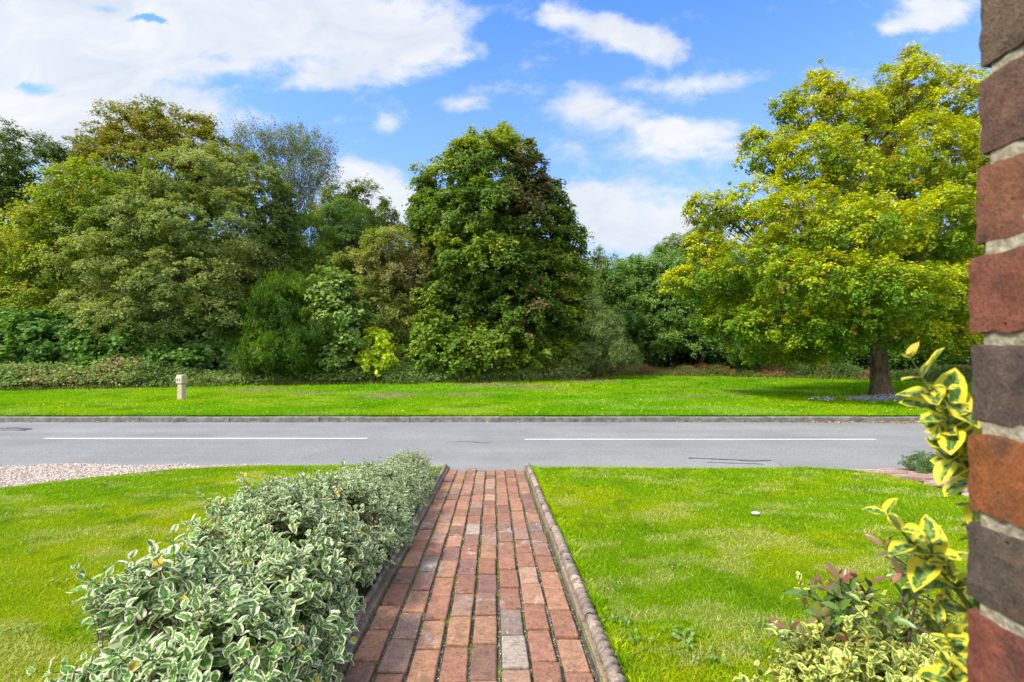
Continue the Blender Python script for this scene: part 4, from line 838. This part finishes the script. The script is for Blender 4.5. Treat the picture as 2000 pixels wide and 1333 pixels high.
def shrub(name, label, cat, base, lobes, dens, lsize, asp, mat, stemmat, seed, group=None, nl=10, slen=0.085, bias=0.5, upb=0.6, stems=14, clear=None, hole=0.0, jut=0.12):
    r = np.random.default_rng(seed); root = empty(name, base, label, cat, group); base = np.array(base)
    la, sa = Acc(), Acc(); T_, D_ = [], []
    for (c, rd) in lobes:
        c = np.array(c, float); rd = np.array(rd, float); area = 4 * np.pi * np.mean([rd[0] * rd[1], rd[0] * rd[2], rd[1] * rd[2]]); n = int(area * dens); d = nrm(r.normal(size=(n, 3)))
        d[:, 2] = np.abs(d[:, 2]) * np.where(r.random(n) < 0.8, 1, -0.5); d = nrm(d)
        rr = r.uniform(0.80, 1.05, n); rr = np.where(r.random(n) < 0.22, r.uniform(0.5, 0.8, n), rr); rr = np.where(r.random(n) < jut, rr + r.uniform(0.05, 0.22, n), rr)
        rr *= 0.76 + 0.48 * fbm(d[:, 0] * 2 + c[0] * 3, d[:, 1] * 2 + d[:, 2] * 2, 1.6, seed % 7, 3)
        p_ = c + d * rd * rr[:, None]; k = np.ones(n, bool)
        for (c2, r2) in lobes:
            if c2 is not c and not np.allclose(c2, c): k &= np.linalg.norm((p_ - np.array(c2)) / np.array(r2), axis=1) > 0.72
        k &= p_[:, 2] > gz(0, p_[:, 1]) + 0.03
        if clear is not None: k &= clear(p_)
        if hole: k &= fbm(p_[:, 0] + p_[:, 1], p_[:, 2] + 0.5 * p_[:, 1], 9, seed % 5, 2) > hole
        T_.append(p_[k]); D_.append(nrm(d[k] / rd * 0.35 + np.array([0, 0, upb]) + r.normal(0, 0.28, (k.sum(), 3))))
    T_ = np.concatenate(T_); D_ = np.concatenate(D_); n = len(T_)
    # main stems from the base, each shoot roots on the nearest stem node
    nodes = []
    for k in range(stems):
        e = T_[r.integers(0, n)]; b0 = base + np.array([r.normal(0, 0.10), r.normal(0, 0.12), -0.02]); b0[1] += (e[1] - b0[1]) * 0.6; b0[0] += (e[0] - b0[0]) * 0.25; b0[2] = gz(0, b0[1]) - 0.02
        e2 = b0 + (e - b0) * 0.86; q = bez(b0, (b0 + e2) / 2 + np.array([r.normal(0, .05), r.normal(0, .05), 0.05]), e2, 7); tube(sa, q, np.linspace(0.0085, 0.0035, 7), 6); nodes.append(q)
    nodes = np.concatenate(nodes); roots = []
    for p_ in T_:
        i_ = np.argmin(((nodes - p_) ** 2).sum(1) + 0.02 * (nodes[:, 2] > p_[2])); roots.append(nodes[i_])
    shoots(la, sa, T_, D_, slen * r.uniform(0.7, 1.3, n), nl, lsize, asp, r, 0.0013, np.array(roots), bias=bias)
    sa.build('stems', stemmat, root, smooth=True); la.build('foliage', mat, root, smooth=True, uv=True)
    return root
GH = 'silver variegated euonymus shrubs forming the hedge beside the path'
hedge_clear = lambda p_: p_[:, 0] < path_c(p_[:, 1]) - PW + 0.07 * np.clip((p_[:, 2] - gz(0, p_[:, 1])) * 5, 0, 1) + 0.0
shrub('euonymus_shrub', 'nearest and largest-leaved silvery variegated shrub of the hedge', 'shrub', (-0.98, 1.55, gz(0, 1.55)),
      [((-1.13, 1.50, 0.50), (0.24, 0.26, 0.24)), ((-0.84, 1.42, 0.42), (0.24, 0.28, 0.24)), ((-0.92, 1.28, 0.38), (0.18, 0.20, 0.19)), ((-0.80, 1.72, 0.44), (0.20, 0.26, 0.24)), ((-0.78, 1.15, 0.36), (0.20, 0.2, 0.20)), ((-0.73, 1.60, 0.36), (0.17, 0.34, 0.20))],
      500, 0.060, 0.60, M_silver, M_stem, 401, GH, clear=hedge_clear, stems=34, hole=0.44, slen=0.09, nl=8, jut=0.2)
shrub('euonymus_shrub', 'tall leggy silvery variegated shrub, second from the near end of the hedge', 'shrub', (-1.10, 2.35, gz(0, 2.35)),
      [((-1.30, 2.35, 0.53), (0.27, 0.30, 0.24)), ((-1.02, 2.20, 0.48), (0.28, 0.3, 0.28)), ((-1.05, 2.60, 0.46), (0.34, 0.32, 0.28)), ((-0.84, 2.05, 0.40), (0.20, 0.26, 0.24)), ((-0.77, 2.35, 0.32), (0.18, 0.36, 0.20))],
      640, 0.046, 0.60, M_silver, M_stem, 402, GH, clear=hedge_clear, stems=34, hole=0.44, nl=8, jut=0.2)
shrub('euonymus_shrub', 'dense silvery variegated shrub in the middle of the hedge', 'shrub', (-1.10, 3.25, gz(0, 3.25)),
      [((-1.28, 3.05, 0.36), (0.28, 0.32, 0.22)), ((-1.02, 3.1, 0.34), (0.28, 0.36, 0.24)), ((-1.12, 3.60, 0.32), (0.32, 0.32, 0.22)), ((-0.88, 3.5, 0.28), (0.20, 0.3, 0.20)), ((-0.80, 2.95, 0.26), (0.18, 0.38, 0.19))],
      680, 0.039, 0.60, M_silver, M_stem, 403, GH, clear=hedge_clear, stems=26, hole=0.38)
shrub('euonymus_shrub', 'furthest silvery variegated shrub of the hedge, next to the road', 'shrub', (-1.12, 4.4, gz(0, 4.4)),
      [((-1.24, 4.1, 0.26), (0.30, 0.35, 0.17)), ((-1.04, 4.2, 0.23), (0.24, 0.4, 0.18)), ((-1.06, 4.65, 0.22), (0.24, 0.34, 0.19)), ((-1.34, 4.7, 0.12), (0.26, 0.4, 0.12)), ((-0.86, 4.1, 0.18), (0.17, 0.42, 0.16))],
      700, 0.034, 0.60, M_silver, M_stem, 404, GH, clear=hedge_clear, stems=20, nl=8, jut=0.2)
# soil strip under the hedge
ysg = np.linspace(0.5, 5.5, 40)
V = np.concatenate([np.stack([path_c(ysg) - PW - 0.06, ysg, lawn_z(path_c(ysg), ysg) + 0.006], 1), np.stack([path_c(ysg) - PW - 0.50 + 0.05 * np.sin(ysg * 5), ysg, lawn_z(path_c(ysg) - .5, ysg) + 0.012], 1)])
i = np.arange(39); tag(mesh('hedge_soil', V, np.stack([i, i + 1, i + 41, i + 40], 1), M_dirt), kind='structure')

# small shrubs beside the block-paved drive
for (X, Y, s, lab) in ((4.85, 5.42, 1.0, 'small dark green shrub where the block-paved drive meets the road'), (5.0, 4.85, 0.9, 'low green shrub on the block-paved drive, just left of the brick pier')):
    (V, Fq, Cc), C = crown_leaves([(np.array([X, Y, gz(0, Y) + 0.07]), np.array([0.26, 0.22, 0.13]) * s)], 0.05, 0.05, 26, 0.022, [(0.04, 0.08, 0.03), (0.09, 0.13, 0.05), (0.14, 0.16, 0.08)], int(X * 100), zmin=0.03, asp=0.3, up=1.2, stick=0.4)
    root = empty('low_shrub', (X, Y, float(gz(0, Y))), lab, 'shrub'); mesh('foliage', V, Fq, M_leaf, root, Cc); a = Acc(); rr_ = np.random.default_rng(3)
    for k in range(40): e = C[rr_.integers(0, len(C))]; tube(a, bez(np.array([X, Y, float(gz(0, Y)) - 0.01]), np.array([(X + e[0]) / 2, (Y + e[1]) / 2, e[2]]), e, 4), 0.002, 4)
    a.build('stems', M_stem, root)

# pale golden shrub, bottom right
shrub('golden_euonymus', 'low pale-yellow variegated shrub at the bottom right below the red-tipped shrub', 'shrub', (0.72, 0.95, gz(0, 0.95)),
      [((0.70, 0.90, 0.66), (0.20, 0.17, 0.19)), ((0.56, 0.86, 0.60), (0.15, 0.14, 0.17)), ((0.86, 0.98, 0.66), (0.18, 0.17, 0.20)), ((0.66, 0.72, 0.58), (0.18, 0.12, 0.16))],
      1500, 0.030, 0.62, M_goldpale, M_gstem, 501, stems=30, slen=0.055, hole=0.38, jut=0.1, nl=10)
# named shoots rising from it
def specific(name, label, cat, base, shoot_list, mat, stemmat, seed, lsize, asp, nl=8, group=None, bias=0.5, length=0.07, thick=0.0022):
    r = np.random.default_rng(seed); root = empty(name, base, label, cat, group); la, sa = Acc(), Acc(); base = np.array(base, float)
    for (p0, p1, n_, sc) in shoot_list:       # a woody run from p0 to p1 carrying n_ side shoots
        p0, p1 = np.array(p0), np.array(p1); run = bez(p0, (p0 + p1) / 2 + np.array([0, 0, 0.02]), p1, 8); tube(sa, run, np.linspace(thick * 1.6, thick * 0.6, 8), 6)
        tube(sa, bez(base, (base + p0) / 2 + np.array([0.02, 0.01, 0.03]), p0, 6), np.linspace(thick * 2.6, thick * 1.6, 6), 6)
        t_ = np.linspace(0.1, 1, n_); pos = np.stack([np.interp(t_, np.linspace(0, 1, 8), run[:, k]) for k in range(3)], 1); d = nrm(p1 - p0)
        side = nrm(r.normal(0, 1, (n_, 3))) * 0.8 + d * 0.7 + np.array([-0.15, 0, 0.35]); side[-1] = d; side = nrm(side); ln = length * sc * r.uniform(0.6, 1.1, n_)
        tips = pos + side * ln[:, None] * 0.8; shoots(la, sa, tips, side, ln, nl, lsize * sc, asp, r, thick * 0.6, pos, bias=bias, br=(0.85, 1.1))
    sa.build('stems', stemmat, root, smooth=True); la.build('foliage', mat, root, smooth=True, uv=True); return root
q = lambda px, py, Y: tuple(P(px, py, Y))
specific('golden_euonymus', 'bold yellow-edged variegated climber growing up behind the brick pier', 'shrub', (0.50, 0.56, gz(0, 0.56)),
      [(q(1925, 940, .50), q(1815, 760, .50), 4, .95), (q(1925, 960, .53), q(1860, 830, .49), 3, .95), (q(1925, 990, .52), q(1855, 890, .50), 3, .9),
       (q(1920, 1230, .52), q(1775, 1055, .50), 4, 1.0), (q(1925, 1290, .52), q(1865, 1140, .50), 2, .9), (q(1930, 1400, .5), q(1862, 1270, .50), 2, .85), (q(1915, 1440, .5), q(1860, 1320, .48), 3, .95), (q(1932, 1060, .52), q(1915, 985, .52), 2, .7)],
      M_gold, M_gstem, 502, 0.042, 0.60, nl=6, bias=0.56, length=0.05)
specific('golden_euonymus', 'slender upright sprigs of small cream-edged leaves left of the red-tipped shrub', 'shrub', (0.60, 0.98, gz(0, 0.98)),
      [(q(1590, 1300, .95), q(1562, 1140, .95), 7, .7), (q(1640, 1320, .92), q(1600, 1230, .92), 4, .8), (q(1700, 1300, .88), q(1680, 1170, .9), 4, .9), (q(1540, 1350, .9), q(1520, 1240, .9), 3, .9)],
      M_goldpale, M_gstem, 503, 0.024, 0.6, nl=6, length=0.035, thick=0.0014)
# red-tipped shrub: plain leaves, young ones red
def red_shrub():
    r = np.random.default_rng(504); base = np.array([0.78, 1.02, gz(0, 1.02)]); root = empty('red_tipped_shrub', base, 'green shrub with red young leaves between the lawn and the brick pier', 'shrub'); la, sa = Acc(), Acc()
    tips = [(1505,1230),(1520,1225),(1560,1165),(1600,1135),(1625,1150),(1640,1130),(1665,1155),(1612,1205),(1640,1190),(1680,1200),(1700,1140),(1735,1060),(1760,1120),(1790,1090),(1770,1180),(1800,1150),(1720,1240),(1660,1250),(1600,1240),(1830,1200),(1745,1210),(1690,1170),(1780,1060),(1815,1100)]
    mains = [bez(base, base + np.array([0.0, 0, .25]), np.array(q(1760, 1180, 1.0)), 8), bez(base, base + np.array([-.02, 0, .2]), np.array(q(1650, 1260, 1.0)), 8), bez(np.array(q(1830, 1250, .95)), np.array(q(1760, 1200, .97)), np.array(q(1650, 1185, 1.0)), 8), bez(base, base + np.array([0.05, 0, .3]), np.array(q(1800, 1120, .95)), 8)]
    for m_ in mains: tube(sa, m_, np.linspace(0.005, 0.002, 8), 6)
    nodes = np.concatenate(mains)
    for (x_, y_) in tips:
        for rep in range(2):
            p1 = np.array(q(x_ + r.normal(0, 14) * rep, y_ + r.normal(0, 12) * rep, 0.97 + r.normal(0, 0.06))); p0 = nodes[np.argmin(((nodes - p1) ** 2).sum(1) + (nodes[:, 2] > p1[2]) * 0.05)]; run = bez(p0, (p0 + p1) / 2 + np.array([0, 0, -0.01]), p1, 6); tube(sa, run, np.linspace(0.002, 0.001, 6), 5, (1, .6, .5))
            d = nrm(p1 - p0); n_ = 8; f = np.linspace(0.25, 1, n_); B_ = np.stack([np.interp(f, np.linspace(0, 1, 6), run[:, k]) for k in range(3)], 1)
            th = np.arange(n_) * 2.4 + r.random() * 6; A_, C_ = rot_frame(np.tile(d, (n_, 1)), r); A_ = A_[0:1]; C_ = C_[0:1]; lat = A_ * np.cos(th)[:, None] + C_ * np.sin(th)[:, None]
            D = nrm(d * 0.7 + lat * 0.8 + np.array([0, 0, .3])); red = np.clip((f - 0.62) * 2.2 + r.normal(0, 0.2, n_), 0, 1)[:, None] * (r.random() < 0.6)
            col = np.array([0.10, 0.18, 0.03]) * (1 - red) + np.array([0.26, 0.095, 0.065]) * red; leaf3(la, B_, D, nrm(d * .6 - lat * .5 + np.array([0, 0, .5])), 0.036 * r.uniform(0.6, 1.1, n_), 0.36, r, col * r.uniform(.7, 1.3, (n_, 1)), 0.15, 0.25)
    sa.build('stems', M_stem, root, smooth=True); la.build('foliage', M_red, root, smooth=True, uv=True)
red_shrub()

# ------------------------------------------------------------------ brick pier
root = empty('brick_pier', (0.50, 0.2, gz(0, 0.2)), 'rough red and plum brick pier in the right foreground', 'pier')
r = np.random.default_rng(71); a = Acc(); FX = []
def brick(x0, x1, y0, y1, z0, z1, col, seed):
    rr_ = np.random.default_rng(seed); s = np.array([x1 - x0, y1 - y0, z1 - z0]); c = np.array([(x0 + x1) / 2, (y0 + y1) / 2, (z0 + z1) / 2]); st = 0.0065; nn = np.maximum(3, (s / st).astype(int)); rad = 0.0032
    for ax in range(3):
        u, v = [k for k in range(3) if k != ax]
        for sg in (-1, 1):
            gu, gv = np.meshgrid(np.linspace(-.5, .5, nn[u] + 1), np.linspace(-.5, .5, nn[v] + 1), indexing='ij'); p_ = np.zeros(gu.shape + (3,)); p_[..., u] = gu * s[u]; p_[..., v] = gv * s[v]; p_[..., ax] = sg * s[ax] / 2
            inner = np.clip(p_, -(s / 2 - rad), s / 2 - rad); dlt = p_ - inner; p_ = inner + dlt / np.maximum(np.linalg.norm(dlt, axis=-1, keepdims=True), 1e-9) * rad
            w_ = p_ + c; n3 = np.stack([fbm(w_[..., 1] + w_[..., 0] * .7, w_[..., 2], 45, seed % 50, 3), fbm(w_[..., 0] + w_[..., 2], w_[..., 1], 45, seed % 31, 3), fbm(w_[..., 0] - w_[..., 2], w_[..., 1], 45, seed % 23, 3)], -1) - 0.5
            fine = np.stack([fbm(w_[..., 1] + w_[..., 0], w_[..., 2], 180, seed % 50, 2)] * 3, -1) - 0.5
            w_ = w_ + n3 * 0.0042 + fine * 0.0022 * np.sign(p_)
            n1_, n2_ = nn[u] + 1, nn[v] + 1; i_ = np.arange(n1_ - 1)[:, None] * n2_ + np.arange(n2_ - 1)[None]
            Fq = np.stack([i_, i_ + n2_, i_ + n2_ + 1, i_ + 1], -1).reshape(-1, 4)
            if (sg > 0) != (ax == 1): pass
            else: Fq = Fq[:, ::-1]
            a.add(w_.reshape(-1, 3), Fq, col)
CCX = np.array([0.60, 0.58, 0.49])
CC = {0: (0.235, 0.17, 0.125), 1: (0.25, 0.145, 0.115), 2: (0.34, 0.155, 0.10), 3: (0.33, 0.13, 0.09), 4: (0.185, 0.135, 0.12), 5: (0.42, 0.155, 0.06), 6: (0.17, 0.135, 0.115), 7: (0.34, 0.12, 0.085)}
zj = 1.412; mod = 0.0755; k0 = -19
for k in range(k0, 14):
    z0 = zj + k * mod + 0.0048; z1 = z0 + mod - 0.0096; ci = 3 - k if False else (3 - k)
    # course just above zj (k=0) is the red one numbered 3, counting from the top of the picture
    col = np.array(CC.get(ci, [(0.33, 0.14, 0.09), (0.22, 0.15, 0.12), (0.37, 0.15, 0.08)][k % 3]))
    dx = {0: 0.006, 1: 0.004, 2: 0.0035, 3: 0.0, 4: 0.0, 5: -0.002, 6: -0.004, 7: -0.004}.get(ci, 0) + r.normal(0, 0.001); x0 = 0.394 + dx; y1 = 0.402 + r.normal(0, 0.001); FX.append((z0 + mod / 2, x0))
    rows = [(0.215, 0.2)] if k % 2 else [(0.1025, 0)]
    y = y1
    lens = [0.215, 0.215] if k % 2 else [0.1025, 0.215, 0.1025]
    for li, L_ in enumerate(lens):
        cc = col if li == 0 else np.array([(0.33, 0.14, 0.09), (0.24, 0.15, 0.12), (0.37, 0.15, 0.08)][r.integers(0, 3)])
        brick(x0, x0 + (0.1025 if k % 2 else 0.215), y - L_, y, z0, z1, cc * CCX, 1000 + k * 7 + li)
        if k % 2: brick(x0 + 0.1125, x0 + 0.215, y - L_, y, z0, z1, cc * 0.95, 3000 + k * 7 + li)
        y -= L_ + 0.012
a.build('bricks', M_pierb, root, smooth=True)
a = Acc(); ny = 60; nz = 900
for (ax, pos) in (('x', 0.3985), ('x2', 0.600), ('y', 0.392), ('y2', -0.045)):
    U = np.linspace(0.4035, 0.600, 40) if ax[0] == 'y' else np.linspace(-0.045, 0.392, 60); Z = np.linspace(0.2, 2.46, 700); UU, ZZ = np.meshgrid(U, Z, indexing='ij')
    nz_ = (fbm(UU, ZZ, 60, 3, 3) - 0.5) * 0.006 * np.minimum(1, np.minimum(UU - U[0], U[-1] - UU) * 100)
    pos_ = np.interp(ZZ, [q_[0] for q_ in FX], [q_[1] for q_ in FX]) + 0.0035 if ax == 'x' else pos
    V = np.stack([pos_ + nz_, UU, ZZ], -1) if ax[0] == 'x' else np.stack([UU, pos + nz_, ZZ], -1)
    i_ = np.arange(len(U) - 1)[:, None] * 700 + np.arange(699)[None]; a.add(V.reshape(-1, 3), np.stack([i_, i_ + 700, i_ + 701, i_ + 1], -1).reshape(-1, 4))
a.build('mortar', M_mortar, root, smooth=True)
